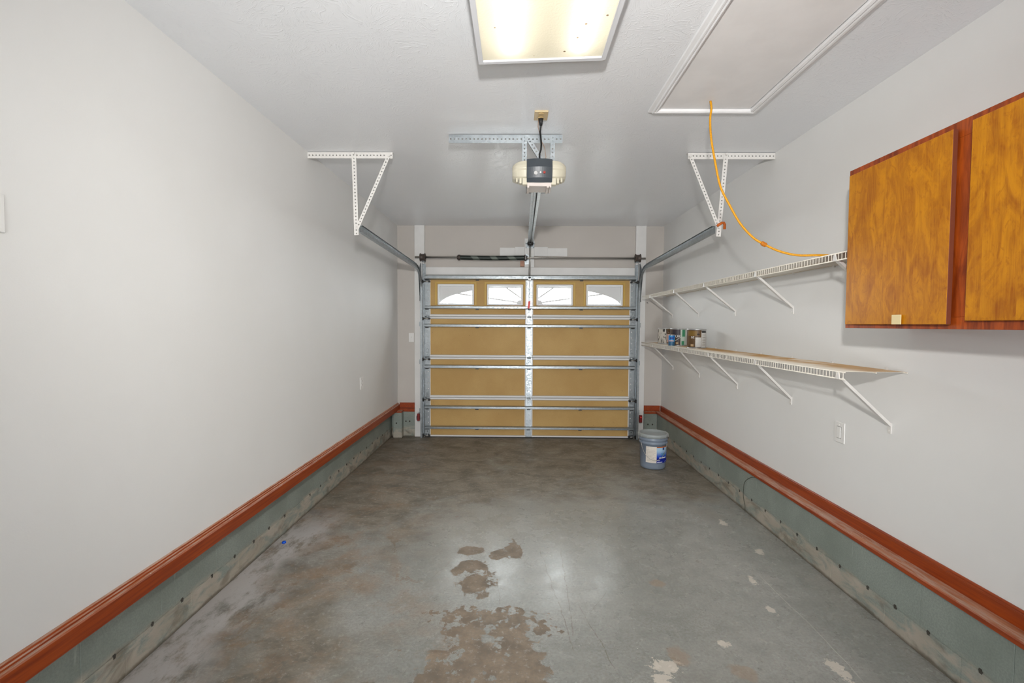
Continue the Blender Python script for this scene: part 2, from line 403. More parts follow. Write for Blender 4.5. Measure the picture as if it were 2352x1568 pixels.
WALL = m_wall(); CEIL = m_ceiling(); WHITE = m_white(); GALV = m_galv(); BLOCK = m_block(); INSUL = m_insul(); FLOOR = m_floor()
TRIM = m_wood_trim('stained_wood_trim'); LEDGE = m_wood_trim('worn_sheen_ledge', 1.0)
CABD = m_cab_door(); CABF = m_cab_frame(); CABE = plain('dark_stained_edge', lin(112, 56, 36), .5)
BOARD = plain('white_painted_board', (.80, .79, .775, 1), .5, var=.04, sc=4)
PWHITE = plain('white_enamel_bracket', (.74, .72, .69, 1), .4, var=.03)
RAILW = plain('white_steel_rail', (.80, .785, .77, 1), .4)
BLACK = plain('black_rubber', (.015, .015, .016, 1), .6)
DARK = plain('dark_steel', (.06, .06, .06, 1), .45, .6)
HOLE_SHADE = plain('block_core_shade', (.06, .055, .045, 1), .9)  # dark colour standing for the shade inside the block cores
MORTAR = plain('mortar', lin(128, 132, 122), .8, var=.2, sc=20)
STEEL = plain('bare_steel_shaft', (.45, .43, .40, 1), .35, .9)
CAST = plain('cast_drum', (.10, .08, .07, 1), .5, .5)
SPRING = m_spring()
CREAM = plain('cream_plastic', lin(208, 202, 182), .4)
GREY = plain('dark_grey_plastic', lin(64, 70, 76), .38)
CHAS = plain('pale_enamel_chassis', lin(214, 204, 198), .4)
PLAST = plain('white_plastic_plate', (.83, .82, .80, 1), .35)
ALMOND = plain('almond_plastic', lin(206, 180, 132), .4)
FRAMEW = plain('white_window_frame', (.84, .85, .86, 1), .4)
SHELF = m_shelf(); PANE = m_pane()
ROPE = plain('yellow_rope', lin(214, 150, 10), .6, var=.15, sc=120)
ORANGE = plain('orange_plastic', lin(196, 96, 8), .45)
RED = plain('red_plastic', (.80, .01, .005, 1), .4)
DRED = plain('dark_red_plastic', (.20, .01, .01, 1), .4)
BLUE = plain('blue_plastic', (.0, .09, .62, 1), .4)

# ------------------------------------------------------------------ structure
XL, XR, ZC, YB = -1.588, 1.927, 2.798, 6.25
CL, CR = -1.652, 1.859            # faces of the block curbs
DX0, DX1 = -1.21, 1.546           # garage door edges
fl = struct(bx('floor', FLOOR, None, -2.2, 2.5, REAR_Y-.3, 6.30, -.12, 0))
struct(bx('ground_outside', plain('driveway_concrete', (.5, .49, .47, 1), .9), None, -12, 12, 6.30, 30, -.14, -.02))
hole_x0, hole_x1, hole_y0, hole_y1 = .838, 1.388, 1.42, 2.872
cb = MB()
cb.box(-2.2, hole_x0, REAR_Y-.3, 6.6, ZC, ZC+.1).box(hole_x1, 2.5, REAR_Y-.3, 6.6, ZC, ZC+.1)
cb.box(hole_x0, hole_x1, REAR_Y-.3, hole_y0, ZC, ZC+.1).box(hole_x0, hole_x1, hole_y1, 6.6, ZC, ZC+.1)
cb.box(hole_x0-.1, hole_x1+.1, hole_y0-.1, hole_y1+.1, ZC+.101, ZC+.15)
struct(cb.build('ceiling', CEIL))
wl = struct(MB().box(-1.9, XL, REAR_Y-.3, YB+.1, .358, ZC).box(-1.9, CL-.10, REAR_Y-.3, YB+.1, 0, .358).build('wall_left', WALL))
wr = struct(bx('wall_right', WALL, None, XR, 2.2, REAR_Y-.3, YB+.1, 0, ZC))
wb = MB().box(-1.9, -1.19, YB, YB+.14, 0, ZC).box(1.526, 2.2, YB, YB+.14, 0, ZC).box(-1.19, 1.526, YB, YB+.14, 2.13, ZC)
wb = struct(wb.build('wall_back', plain('pinkish_wall_paint', (.58, .54, .50, 1), .62, var=.02, sc=2)))
RX0, RX1, RZ = -.43, .73, .76  # unseen rear opening, added and sized to let in fill skylight
struct(MB().box(-1.9, RX0, REAR_Y-.12, REAR_Y, 0, ZC).box(RX1, 2.2, REAR_Y-.12, REAR_Y, 0, ZC).box(RX0, RX1, REAR_Y-.12, REAR_Y, RZ, ZC).build('wall_rear', WALL))
# block curbs: every block a piece, dark chips stand for the shaded open cores
def blocks(side, parent, face, back):
    J = .001; P = .406; y = 6.19; i = 0
    ref = None
    rows = ((.135, .333, 0.0), (-.05, .127, .203))
    for z0, z1, sh in rows:
        y1 = 6.19
        first = P-sh if sh else P
        yy = y1
        n = 0
        while yy > .55:
            ln = (P-sh) if (n == 0 and sh) else P
            b = MB().box(face, back, yy-ln+J, yy, max(z0, 0), z1)
            o = b.build('block', BLOCK, parent, bevel=.0012, seg=1)
            yy -= ln; n += 1
    MB().box(face+(.004 if back > face else -.004), back, .5, 6.19, 0, .330).build('mortar_bed', BLOCK, parent)
blocks('l', wl, CL, CL-.098)
blocks('r', wr, CR, XR-.001)
def core_hole_shades(parent, face, sgn, ys, zs):
    ref = None
    for y, z in zip(ys, zs):
        poly = [(-.007, -.010), (.006, -.010), (.009, .004), (.004, .011), (-.006, .010)]
        if ref is None:
            ref = MB().prism(poly, (face-sgn*.003, ys[0], zs[0]), (0, 1, 0), (0, 0, 1), (sgn, 0, 0), .0042).build('core_hole_shade', HOLE_SHADE, parent)
            r0 = (ys[0], zs[0])
        else:
            o = dup(ref, (0, y-r0[0], z-r0[1])); o.parent = parent; o.scale = (1, random.uniform(.75, 1.1), 1); 
            o.location.y += y*0+ys[0]*(1-o.scale.y)
ysl = [1.873-.203*k for k in range(1, 4)][::-1]+[1.873, 2.076, 2.266, 2.495, 2.701, 2.902, 3.085, 3.298, 3.709]+[3.709+.2035*k for k in range(1, 12)]
core_hole_shades(wl, CL, 1, ysl, [.131+random.uniform(-.006, .006) for _ in ysl])
ysr = [1.846-.203*k for k in range(1, 4)][::-1]+[1.846, 2.085, 2.27, 2.45, 2.664, 2.871, 3.075, 3.27]+[3.27+.2035*k for k in range(1, 14)]
core_hole_shades(wr, CR, -1, ysr, [.130+random.uniform(-.004, .004) for _ in ysr])
# back curb pieces and the corner block on the left
bx('block', BLOCK, wb, -1.76, -1.352, 6.205, YB-.001, 0, .335, bevel=.004)
bx('block', BLOCK, wb, -1.614, -1.500, 6.10, 6.203, 0.0, .340, bevel=.006)
bx('block', BLOCK, wb, 1.688, 1.857, 6.19, YB-.001, 0, .333, bevel=.004)
for (x, z, yy) in ((-1.47, .205, 6.2045), (-1.57, .20, 6.0995), (-1.42, .205, 6.2045), (1.74, .19, 6.1895), (1.80, .19, 6.1895)):
    MB().cyl((x, yy, z), (x, yy+.004, z), .011, 8, smooth=False).build('core_hole_shade', HOLE_SHADE, wb)

# stained trims
def profile_run(name, mat, prof, x, y0, y1, sgn):
    """prof in (out from wall, z)"""
    o = MB().sweep(prof, [((x, y0, 0), (sgn, 0, 0), (0, 0, 1)), ((x, y1, 0), (sgn, 0, 0), (0, 0, 1))]).build(name, mat)
    return struct(o)
profL = [(-.06, .356), (.030, .356), (.032, .360), (.032, .424), (.028, .429), (.018, .431), (.017, .437), (.012, .440), (.010, .446), (.004, .449), (-.002, .449)]
profile_run('trim_1', m_wood_trim('worn_sheen_trim', .8), profL, XL, REAR_Y, 6.235, 1)
profR = [(-.002, .360), (.010, .360), (.010, .414), (.013, .416), (.013, .420), (.009, .422), (.009, .427), (.005, .432), (-.002, .433)]
profile_run('trim_2', TRIM, profR, XR, REAR_Y, YB, -1)
struct(MB().sweep([(0, .3335), (.080, .3335), (.084, .337), (.084, .355), (.080, .360), (0, .360)], [((XR, REAR_Y, 0), (-1, 0, 0), (0, 0, 1)), ((XR, 6.252, 0), (-1, 0, 0), (0, 0, 1))]).build('trim_3', LEDGE))
struct(MB().box(1.688, 1.907, YB-.018, YB-.001, .362, .433).build('trim_4', TRIM, bevel=.003))
struct(MB().box(1.688, 1.842, 6.178, YB-.001, .3335, .360).build('trim_5', LEDGE, bevel=.003))
struct(MB().box(-1.56, -1.352, YB-.018, YB-.001, .380, .450).build('trim_6', TRIM, bevel=.003))
struct(MB().box(-1.554, -1.352, 6.19, YB-.02, .337, .379).build('trim_7', TRIM, bevel=.003))
struct(MB().box(-1.620, -1.494, 6.075, 6.188, .341, .362).build('trim_8', LEDGE, bevel=.003))
# white jamb, header and pad boards on the back wall
struct(bx('trim_9', BOARD, None, -1.352, -1.222, 6.206, YB-.001, 0, ZC-.001, bevel=.003))
struct(bx('trim_10', BOARD, None, 1.552, 1.686, 6.206, YB-.001, 0, ZC-.001, bevel=.003))
struct(bx('trim_11', BOARD, None, -1.221, 1.551, 6.212, YB-.001, 2.150, 2.250, bevel=.003))
struct(bx('trim_12', plain('grey_weather_strip', lin(150, 150, 146), .6), None, -1.221, 1.551, 6.20, YB-.002, 2.131, 2.149))
struct(bx('trim_13', BOARD, None, .096, .222, 6.205, YB-.002, 2.251, 2.628, bevel=.003))
struct(bx('trim_14', BOARD, None, .223, .400, 6.225, YB-.002, 2.40, 2.520, bevel=.002))
struct(bx('trim_15', BOARD, None, -.030, .095, 6.225, YB-.002, 2.40, 2.520, bevel=.002))
struct(bx('trim_16', BOARD, None, -.230, -.031, 6.236, YB-.002, 2.405, 2.512, bevel=.002))
struct(bx('trim_17', BOARD, None, .401, .657, 6.236, YB-.002, 2.400, 2.508, bevel=.002))
tag(bx('wood_block', plain('raw_wood_shim', lin(186, 140, 118), .6, var=.15, sc=40), None, .040, .094, 6.20, YB-.002, 2.262, 2.335, bevel=.002), 'small raw pinkish wood block beneath the right end of the black spring', 'block')

# ------------------------------------------------------------------ garage door
gd = thing('garage_door', 'closed sectional garage door with tan insulated panels, steel struts and four windows', 'garage door', (.168, 6.2, 0))
SECZ = [0.012, .534, 1.068, 1.601, 2.134]
XC0, XC1 = .124, .200
WINS = [(-1.041, -.564), (-.393, .078), (.253, .730), (.904, 1.380)]; WZ0, WZ1 = 1.752, 2.021
pl, pr = (-1.141, XC0-.008), (XC1+.008, 1.478)
for i in range(4):
    z0, z1 = SECZ[i], SECZ[i+1]-.003
    m = MB()
    if i < 3: m.box(DX0, DX1, 6.192, 6.232, z0, z1+.0026)
    else:
        xs = [DX0]+[e for a, b in WINS for e in (a+.004, b-.004)]+[DX1]
        for k in range(0, len(xs), 2): m.box(xs[k], xs[k+1], 6.192, 6.232, z0, z1)
        for a, b in WINS: m.box(a+.004, b-.004, 6.192, 6.232, z0, WZ0+.004).box(a+.004, b-.004, 6.192, 6.232, WZ1-.004, z1)
    sec = m.build('section', plain('grey_door_core', (.45, .44, .43, 1), .5) if i == 0 else bpy.data.materials['grey_door_core'], gd)
    ROOT[sec.name] = ROOT[gd.name]
    rb = .030 if i else .022; rt = .030 if i < 3 else .05
    for a, b in (pl, pr):
        p = MB()
        if i < 3: p.box(a, b, 6.184, 6.1915, z0+rb, z1-rt)
        else:
            ws = [w for w in WINS if a < w[0] < b]
            e = [a]+[q for w in ws for q in w]+[b]
            for k in range(0, len(e), 2): p.box(e[k], e[k+1], 6.184, 6.1915, z0+rb, z1-rt)
            for w in ws: p.box(w[0], w[1], 6.184, 6.1915, z0+rb, WZ0).box(w[0], w[1], 6.184, 6.1915, WZ1, z1-rt)
        p.build('insulation_panel', INSUL, sec)
    for (q0, q1) in ((z0+(.003 if i else 0), z0+rb-.004), (z1-rt+.004, z1-.003)):
        for a, b in (pl, pr): bx('rail', RAILW, sec, a-.006, b+.006, 6.176, 6.1915, q0, q1, bevel=.003)
    for a, b in (pl, pr):
        for xx in (a, b): bx('edge_strip', RAILW, sec, xx-.007, xx+.005, 6.179, 6.1915, z0+rb, z1-rt)
    # end stiles with real holes, centre stile
    for sx0, sx1, off in ((DX0+.002, DX0+.064, -.012), (DX1-.064, DX1-.002, .012)):
        MB().perf(((sx0+sx1)/2, 6.176, z0+.002), (0, 0, 1), (-1, 0, 0), z1-z0-.004, sx1-sx0, .076, .008, .003, off).build('end_stile', GALV, sec)
        bx('stile_backing', plain('white_door_skin', (.82, .81, .8, 1), .5) if i == 0 and sx0 < 0 else bpy.data.materials['white_door_skin'], sec, sx0, sx1, 6.184, 6.1915, z0+.002, z1-.002)
    cs = MB().box(XC0, XC1, 6.176, 6.1915, z0+.002, z1-.002)
    cs.box(XC0+.012, XC0+.022, 6.172, 6.177, z0+.002, z1-.002).box(XC1-.022, XC1-.012, 6.172, 6.177, z0+.002, z1-.002)
    for k in range(6):
        zz = z0+.06+k*(z1-z0-.12)/5
        cs.cyl((.162, 6.177, zz), (.162, 6.171, zz), .008, 8, smooth=False)
    cs.build('center_stile', GALV, sec)
    if i == 3:
        AX, AZ, EA, EB = .166, 1.768, 1.185, .250
        for wi, (a, b) in enumerate(WINS):
            f = MB(); th = .026
            f.box(a, a+th, 6.166, 6.236, WZ0, WZ1).box(b-th, b, 6.166, 6.236, WZ0, WZ1)
            f.box(a+th, b-th, 6.166, 6.236, WZ0, WZ0+.020).box(a+th, b-th, 6.166, 6.236, WZ1-th, WZ1)
            fr = f.build('window_frame', FRAMEW, sec, bevel=.004)
            # moulded tan surround
            s_ = MB()
            g0, g1 = .012, .034
            s_.box(a-g1, a-g0, 6.179, 6.185, WZ0, WZ1+g1).box(b+g0, b+g1, 6.179, 6.185, WZ0, WZ1+g1).box(a-g0, b+g0, 6.179, 6.185, WZ1+g0, WZ1+g1)
            s_.build('window_surround', plain('tan_moulding', lin(206, 170, 86), .5) if wi == 0 else bpy.data.materials['tan_moulding'], sec, bevel=.002)
            # sunburst insert: arch, spokes, hub, all solid
            ia, ib, iz0, iz1 = a+th-.002, b-th+.002, WZ0+.018, WZ1-th+.002
            ins = MB(); N = 24
            arc = lambda x: AZ+EB*math.sqrt(max(0, 1-((x-AX)/EA)**2))
            for k in range(N):
                x0 = ia+(ib-ia)*k/N; x1 = ia+(ib-ia)*(k+1)/N
                za, zb = min(arc(x0), iz1), min(arc(x1), iz1)
                if za < iz1-.001 or zb < iz1-.001:
                    ins.prism([(x0, za), (x1, zb), (x1, iz1), (x0, iz1)], (0, 6.196, 0), (1, 0, 0), (0, 0, 1), (0, 1, 0), .012)
                ins.prism([(x0, max(za-.019, iz0)), (x1, max(zb-.019, iz0)), (x1, zb), (x0, za)], (0, 6.186, 0), (1, 0, 0), (0, 0, 1), (0, 1, 0), .026)
            for (tx, tz) in ((-.820, 1.908), (-.165, 1.998)):
                if wi in (2, 3): tx = 2*AX-tx
                d = Vector((tx-AX, tz-AZ)); L = d.length; d /= L; nn = Vector((-d.y, d.x))
                # clip the spoke to the opening
                ts = [q/400*L for q in range(401)]
                ts = [q for q in ts if ia <= AX+d.x*q <= ib and iz0 <= AZ+d.y*q <= iz1]
                if len(ts) > 3:
                    p0 = Vector((AX, AZ))+d*ts[0]; p1 = Vector((AX, AZ))+d*ts[-1]; w_ = .0095
                    ins.prism([tuple(p0-nn*w_), tuple(p1-nn*w_), tuple(p1+nn*w_), tuple(p0+nn*w_)], (0, 6.188, 0), (1, 0, 0), (0, 0, 1), (0, 1, 0), .022)
            if wi in (1, 2):
                hx = ib if wi == 1 else ia; sg = -1 if wi == 1 else 1
                ins.prism([(hx, iz0), (hx+sg*.062, iz0), (hx+sg*.055, iz0+.026), (hx+sg*.036, iz0+.046), (hx, iz0+.055)], (0, 6.184, 0), (1, 0, 0), (0, 0, 1), (0, 1, 0), .022)
            ins.build('sunburst_insert', plain('white_window_insert', (.74, .74, .74, 1), .5) if wi == 0 else bpy.data.materials['white_window_insert'], sec)
            bx('pane', PANE, sec, ia-.006, ib+.006, 6.212, 6.216, iz0-.006, iz1+.006)
# horizontal struts
for (za, zb, dp) in ((2.137, 2.078, .06), (1.741, 1.698, .05), (1.503, 1.459, .05), (.967, .918, .05), (.428, .384, .05), (.157, .117, .05)):
    h = za-zb; yf = 6.172
    prof = [(0, 0), (-.003, 0), (-dp, h*.22), (-dp, h*.36), (-dp+.006, h*.40), (-dp+.006, h*.60), (-dp, h*.64), (-dp, h*.80), (-.003, h), (0, h)]
    s = MB().sweep(prof, [((DX0+.004, yf, zb), (0, 1, 0), (0, 0, 1)), ((DX1-.004, yf, zb), (0, 1, 0), (0, 0, 1))]).build('strut', GALV, gd)
    for xx in (DX0+.03, -.52, .16, .84, DX1-.03):
        cl = MB().box(xx-.022, xx+.022, yf-.012, yf, zb-.010, zb).cyl((xx-.009, yf-.013, zb-.005), (xx-.009, yf-.018, zb-.005), .005, 8, smooth=False).cyl((xx+.009, yf-.013, zb-.005), (xx+.009, yf-.018, zb-.005), .005, 8, smooth=False)
        cl.build('strut_clip', DARK, s)
# hinges at the joints
for jz in SECZ[1:4]:
    for hx in (DX0+.034, .162, DX1-.034):
        h = MB().box(hx-.022, hx+.022, 6.166, 6.176, jz+.012, jz+.062).box(hx-.022, hx+.022, 6.166, 6.176, jz-.075, jz-.018)
        h.cyl((hx-.026, 6.158, jz-.004), (hx+.026, 6.158, jz-.004), .010, 10)
        for dz in (.030, .050, -.035, -.06): h.cyl((hx, 6.166, jz+dz), (hx, 6.160, jz+dz), .007, 8, smooth=False)
        h.cyl((hx, 6.167, jz+.088), (hx, 6.164, jz+.088), .020, 16, smooth=False)
        h.build('hinge', GALV, gd, bevel=.002, seg=1)
for jz in (.030, SECZ[1]-.03, SECZ[2]-.03, SECZ[3]-.03, 2.055):
    for x0, x1, xt in ((DX0+.070, DX0-.012, DX0-.036), (DX1-.070, DX1+.010, DX1+.034)):
        r = MB().cyl((x0, 6.135, jz), (x1, 6.135, jz), .0065, 8)
        r.build('roller_stem', STEEL, gd)
        MB().cyl((x1, 6.135, jz), (xt, 6.135, jz), .021, 14).build('roller', BLACK, gd)
        MB().box(min(x0, x0-.02 if x0 < 0 else x0+.02), max(x0, x0-.02 if x0 < 0 else x0+.02), 6.128, 6.177, jz-.012, jz+.012).cyl((x0-.008, 6.135, jz), (x0+.008, 6.135, jz), .010, 8).build('roller_holder', DARK, gd)
for hx in (DX0+.033, DX1-.033):
    b = MB().box(hx-.030, hx+.030, 6.166, 6.176, .016, .108)
    b.build('bottom_bracket', GALV, gd, bevel=.002, seg=1)
    for dx, dz in ((0, .085), (-.014, .045), (.014, .045)): MB().cyl((hx+dx, 6.167, dz), (hx+dx, 6.162, dz), .007, 8, smooth=False).build('bracket_bolt', BLACK, gd)
bx('bottom_seal', BLACK, gd, DX0, DX1, 6.186, 6.238, 0, .011)

# ------------------------------------------------------------------ door tracks, both sides
def track(sgn, xb, label, y_end, ztop, xe):
    """xb: web of the channel; sgn: direction of the opening, toward the middle of the room"""
    t = thing('door_track', label, 'track', (xb, 6.1, 0), 'roller tracks of the garage door')
    w, d, th = .052, .026, .0025
    prof = [(0, -w/2), (d, -w/2), (d, -w/2+th), (th, -w/2+th), (th, w/2-th), (d*.8, w/2-th), (d*.8, w/2), (0, w/2)]
    fr = []
    X = Vector((sgn, 0, 0)); yv, R = 6.128, .30; cy, cz = yv-R, ztop-R
    fr.append(((xb, yv, .006), X, (0, 1, 0))); fr.append(((xb, yv, cz), X, (0, 1, 0)))
    MB().sweep(prof, fr).build('vertical_track', GALV, t)
    fr = []
    for k in range(0, 13):
        a = math.pi/2*k/12; n = Vector((0, math.cos(a), math.sin(a)))
        fr.append((Vector((xb, cy, cz))+n*R, X, n))
    fr.append((Vector((xe, y_end, ztop+.01)), X, Vector((0, 0, 1))))
    MB().sweep(prof, fr).build('horizontal_track', GALV, t)
    # stiffening angle along the straight run
    a0 = [(-.002, -.012), (-.005, -.012), (-.005, .034), (.022, .034), (.022, .031), (-.002, .031)]
    MB().sweep(a0, [((xb, cy-.02, ztop), X, (0, 0, 1)), ((xe, y_end+.02, ztop+.01), X, (0, 0, 1))]).build('track_angle', GALV, t)
    # wall angle behind the vertical track with flag bracket at the top
    MB().box(xb+sgn*.016, xb+sgn*.054, 6.199, 6.2025, .01, 2.29).box(xb+sgn*.016, xb+sgn*.019, 6.158, 6.2025, .01, 2.29).build('jamb_angle', GALV, t)
    f = MB().prism([(6.10, 1.86), (6.204, 1.86), (6.204, 2.30), (6.16, 2.30), (6.02, 2.16), (6.06, 2.02)], (xb-sgn*.006, 0, 0), (0, 1, 0), (0, 0, 1), (-sgn, 0, 0), .003)
    f.build('flag_bracket', GALV, t)
    for zz in (.35, 1.00, 1.50):
        b = MB().box(xb-sgn*.002, xb-sgn*.034, 6.2, 6.2055, zz-.03, zz+.03).box(xb-sgn*.002, xb-sgn*.006, 6.13, 6.2055, zz-.03, zz+.03)
        b.cyl((xb-sgn*.022, 6.201, zz), (xb-sgn*.022, 6.193, zz), .008, 6, smooth=False)
        b.build('track_bracket', GALV, t)
    bx('splice_plate', DARK, t, xb-sgn*.001, xb-sgn*.008, 6.10, 6.155, 1.80, 1.875)
    MB().cyl((xb+sgn*.038, 6.175, .06), (xb+sgn*.030, 6.10, 2.36), .0022, 6).build('lift_cable', STEEL, t)
    return t
track(1, -1.256, 'galvanized roller track curving up beside the left white jamb', 3.60, 2.210, -1.206)
track(-1, 1.592, 'galvanized roller track curving up beside the right white jamb', 3.60, 2.214, 1.496)

# torsion shaft
ts = thing('torsion_shaft', 'steel torsion shaft with black coil spring above the garage door', 'shaft', (.16, 6.1, 2.36))
MB().cyl((-1.323, 6.10, 2.362), (1.651, 6.10, 2.357), .0125, 14).build('shaft', STEEL, ts)
sp = MB(); 
n = 60; prof = []
for k in range(n*2+1):
    x = -.740+(.095+.740)*k/(n*2); prof.append((.0315 if k % 2 else .0285, x))
c = MB(); vs = []; K = 20
for r, x in prof:
    for i in range(K): vs.append((x, 6.10+r*math.cos(2*math.pi*i/K), 2.3605+r*math.sin(2*math.pi*i/K)-.006*math.sin(math.pi*(x+.74)/.835)))
fs = [(j*K+i, j*K+(i+1) % K, (j+1)*K+(i+1) % K, (j+1)*K+i) for j in range(len(prof)-1) for i in range(K)]
c.add(vs, fs, True).build('coil_spring', SPRING, ts)
for x0, x1, s_ in ((-.765, -.735, 1), (.09, .118, -1)):
    MB().cyl((x0, 6.10, 2.3605), (x1, 6.10, 2.3605), .037, 16).cyl((x0-.012*s_ if s_ > 0 else x1, 6.10, 2.3605), (x0 if s_ > 0 else x1+.012, 6.10, 2.3605), .026, 16).build('winding_cone', CAST, ts)
pb = MB().prism([(.100, 2.29), (.155, 2.29), (.155, 2.40), (.118, 2.425), (.100, 2.40)], (0, 6.2045, 0), (1, 0, 0), (0, 0, 1), (0, -1, 0), .004)
pb.box(.108, .112, 6.06, 6.2, 2.33, 2.395); pb.build('center_bracket', GALV, ts)
for cx in (-1.222, 1.551):
    d = MB(); pr_ = [(.02, -.034), (.052, -.034), (.055, -.028), (.044, -.022), (.043, 0), (.044, .022), (.055, .028), (.052, .034), (.02, .034)]
    vs = []; K = 22
    for r, q in pr_:
        for i in range(K): vs.append((cx+q, 6.10+r*math.cos(2*math.pi*i/K), 2.36+r*math.sin(2*math.pi*i/K)))
    d.add(vs, [(j*K+i, j*K+(i+1) % K, (j+1)*K+(i+1) % K, (j+1)*K+i) for j in range(len(pr_)-1) for i in range(K)], True)
    d.build('cable_drum', CAST, ts)
    bx('end_bearing_plate', GALV, ts, cx-.020, cx+.020, 6.11, 6.203, 2.31, 2.405)

# ------------------------------------------------------------------ hangers under the ceiling for the tracks
def perf_angle(name, parent, p0, p1, width, other, mat, flange=.03, hr=.0055, pitch=.0255):
    """perforated bar from p0 to p1 facing -Y, with its second leg running back in +Y along the side `other` (unit vector across)"""
    p0, p1 = Vector(p0), Vector(p1); U = (p1-p0); L = U.length; U.normalize()
    V = Vector((0, 1, 0)).cross(U); V.normalize()
    m = MB().perf(p0, U, V, L, width, pitch, hr, .003)
    if other:
        s = other; o = p0+V*(s*width/2)
        q = [o, o+U*L, o+U*L-V*(s*.003), o-V*(s*.003)]
        m.add([a+Vector((0, y, 0)) for y in (.002, flange) for a in q], [(0,1,2,3),(4,7,6,5),(0,4,5,1),(1,5,6,2),(2,6,7,3),(3,7,4,0)])
    return m.build(name, mat, parent)
def hanger(label, x0, x1, top, bot, dtop, dbot, sg):
    t = thing('track_hanger', label, 'bracket', ((x0+x1)/2, 3.59, ZC), 'perforated hangers of the door tracks')
    y = 3.585
    perf_angle('ceiling_angle', t, (x0, y, 2.771), (x1, y, 2.771), .046, -1, PWHITE, .035)
    perf_angle('drop_angle', t, (top[0], y-.005, top[1]), (bot[0], y-.005, bot[1]), .034, sg, PWHITE, .03)
    perf_angle('brace', t, (dtop[0], y-.010, dtop[1]), (dbot[0], y-.010, dbot[1]), .026, 0, PWHITE)
    for (x, z) in (top, (bot[0], bot[1]+.07), (dtop[0], dtop[1]-.006)): MB().cyl((x, y-.006, z-.004), (x, y-.020, z-.004), .009, 6, smooth=False).build('bolt', PWHITE, t)
    return t
hanger('white perforated track hanger above the left end of the door track', -1.588, -.944, (-1.237, 2.785), (-1.220, 2.172), (-.968, 2.775), (-1.216, 2.215), 1)
hanger('white perforated track hanger with orange clip above the right track', 1.275, 1.925, (1.557, 2.785), (1.512, 2.172), (1.285, 2.775), (1.512, 2.235), -1)
t = thing('orange_clip', 'small orange plastic clip hooked on the right track hanger', 'clip', (1.52, 3.56, 2.25))
MB().tube([(1.492, 3.560, 2.245), (1.505, 3.556, 2.256), (1.525, 3.552, 2.268), (1.538, 3.552, 2.268), (1.546, 3.554, 2.255), (1.546, 3.556, 2.222)], .010, 8).build('hook', ORANGE, t)

# ------------------------------------------------------------------ opener with its bracket
ob = thing('opener_bracket', 'galvanized perforated angle bracket bolted to the ceiling above the opener', 'bracket', (-.08, 3.27, ZC))
perf_angle('ceiling_angle', ob, (-.473, 3.255, 2.766), (.303, 3.255, 2.766), .055, -1, GALV, .05, .006, .0265)
perf_angle('strap', ob, (.045, 3.248, 2.785), (.045, 3.248, 2.560), .032, 1, GALV, .025)
perf_angle('strap', ob, (.236, 3.248, 2.785), (.236, 3.248, 2.560), .032, 1, GALV, .025)
perf_angle('diagonal_brace', ob, (.075, 3.240, 2.755), (.190, 3.240, 2.575), .030, 1, GALV, .02)
op = thing('garage_door_opener', 'ceiling opener with dark grey housing, cream light lenses and long steel rail', 'opener', (.14, 3.25, 2.5))
# cream lenses: one either side of the dark housing, boat shaped with open slots below
def lens(sg, x_in, x_tip):
    m = MB(); N = 14; S = 10; vs = []
    for i in range(N+1):
        u = i/N; x = x_in+(x_tip-x_in)*u
        k = math.sqrt(max(0, 1-(u*.93)**2.2))
        zt = 2.528+.056*(.35+.65*k); zb = 2.512-.052*(.35+.65*k); yf = 3.24-.135*(.30+.70*k); yb = 3.27
        zm = zb+(zt-zb)*.52
        ring = [(yb, zt-.006), (yf+.06, zt), (yf+.016, zt-.008), (yf+.003, zm+.020), (yf, zm), (yf+.008, zm-.012), (yf+.022, zb+.012), (yf+.045, zb), (yb, zb), ]
        vs += [(x, a, b) for a, b in ring]
    n = 9
    fs = [(i*n+j, i*n+(j+1) % n, (i+1)*n+(j+1) % n, (i+1)*n+j) for i in range(N) for j in range(n)]
    m.add(vs, fs, False); m.add(vs[-n:], [tuple(range(n))]); m.add(vs[:n], [tuple(range(n))])
    o = m.build('light_lens', CREAM, op, bevel=.003, seg=1)
    for u, hgt, w in ((.12, .036, .016), (.42, .028, .008), (.68, .020, .006)):
        x = x_in+(x_tip-x_in)*u; k = math.sqrt(max(0, 1-(u*.93)**2.2)); zb = 2.512-.052*(.35+.65*k); yf = 3.24-.135*(.30+.70*k)
        MB().box(x-w, x+w, yf+.03, yf+.075, zb-hgt, zb+.008).build('vent_fin', CREAM, o, bevel=.003, seg=1)
lens(-1, .059, -.036); lens(1, .226, .320)
hs = MB(); N = 12; vs = []
for i in range(N+1):
    u = -1+2*i/N; x = .1425+u*.0835; b = .014*(1-u*u)
    ring = [(3.40, 2.586), (3.15, 2.590), (3.118-b, 2.584), (3.108-b, 2.540), (3.105-b, 2.528), (3.112-b, 2.500), (3.118-b, 2.462), (3.135-b, 2.440-b*.4), (3.17, 2.438), (3.40, 2.438)]
    vs += [(x, a, c_) for a, c_ in ring]
n = 10
hs.add(vs, [(i*n+j, i*n+(j+1) % n, (i+1)*n+(j+1) % n, (i+1)*n+j) for i in range(N) for j in range(n)]).add(vs[:n], [tuple(range(n))]).add(vs[-n:], [tuple(range(n))])
hs.build('housing', GREY, op)
MB().cyl((.117, 3.104, 2.488), (.117, 3.094, 2.488), .012, 14).build('round_button', plain('grey_button', (.55, .55, .54, 1), .4), op)
MB().cyl((.148, 3.104, 2.492), (.148, 3.094, 2.492), .0055, 10).build('indicator', PLAST, op)
MB().cyl((.173, 3.104, 2.492), (.173, 3.094, 2.492), .008, 10).build('learn_button', plain('dull_red_button', (.35, .03, .02, 1), .4), op)
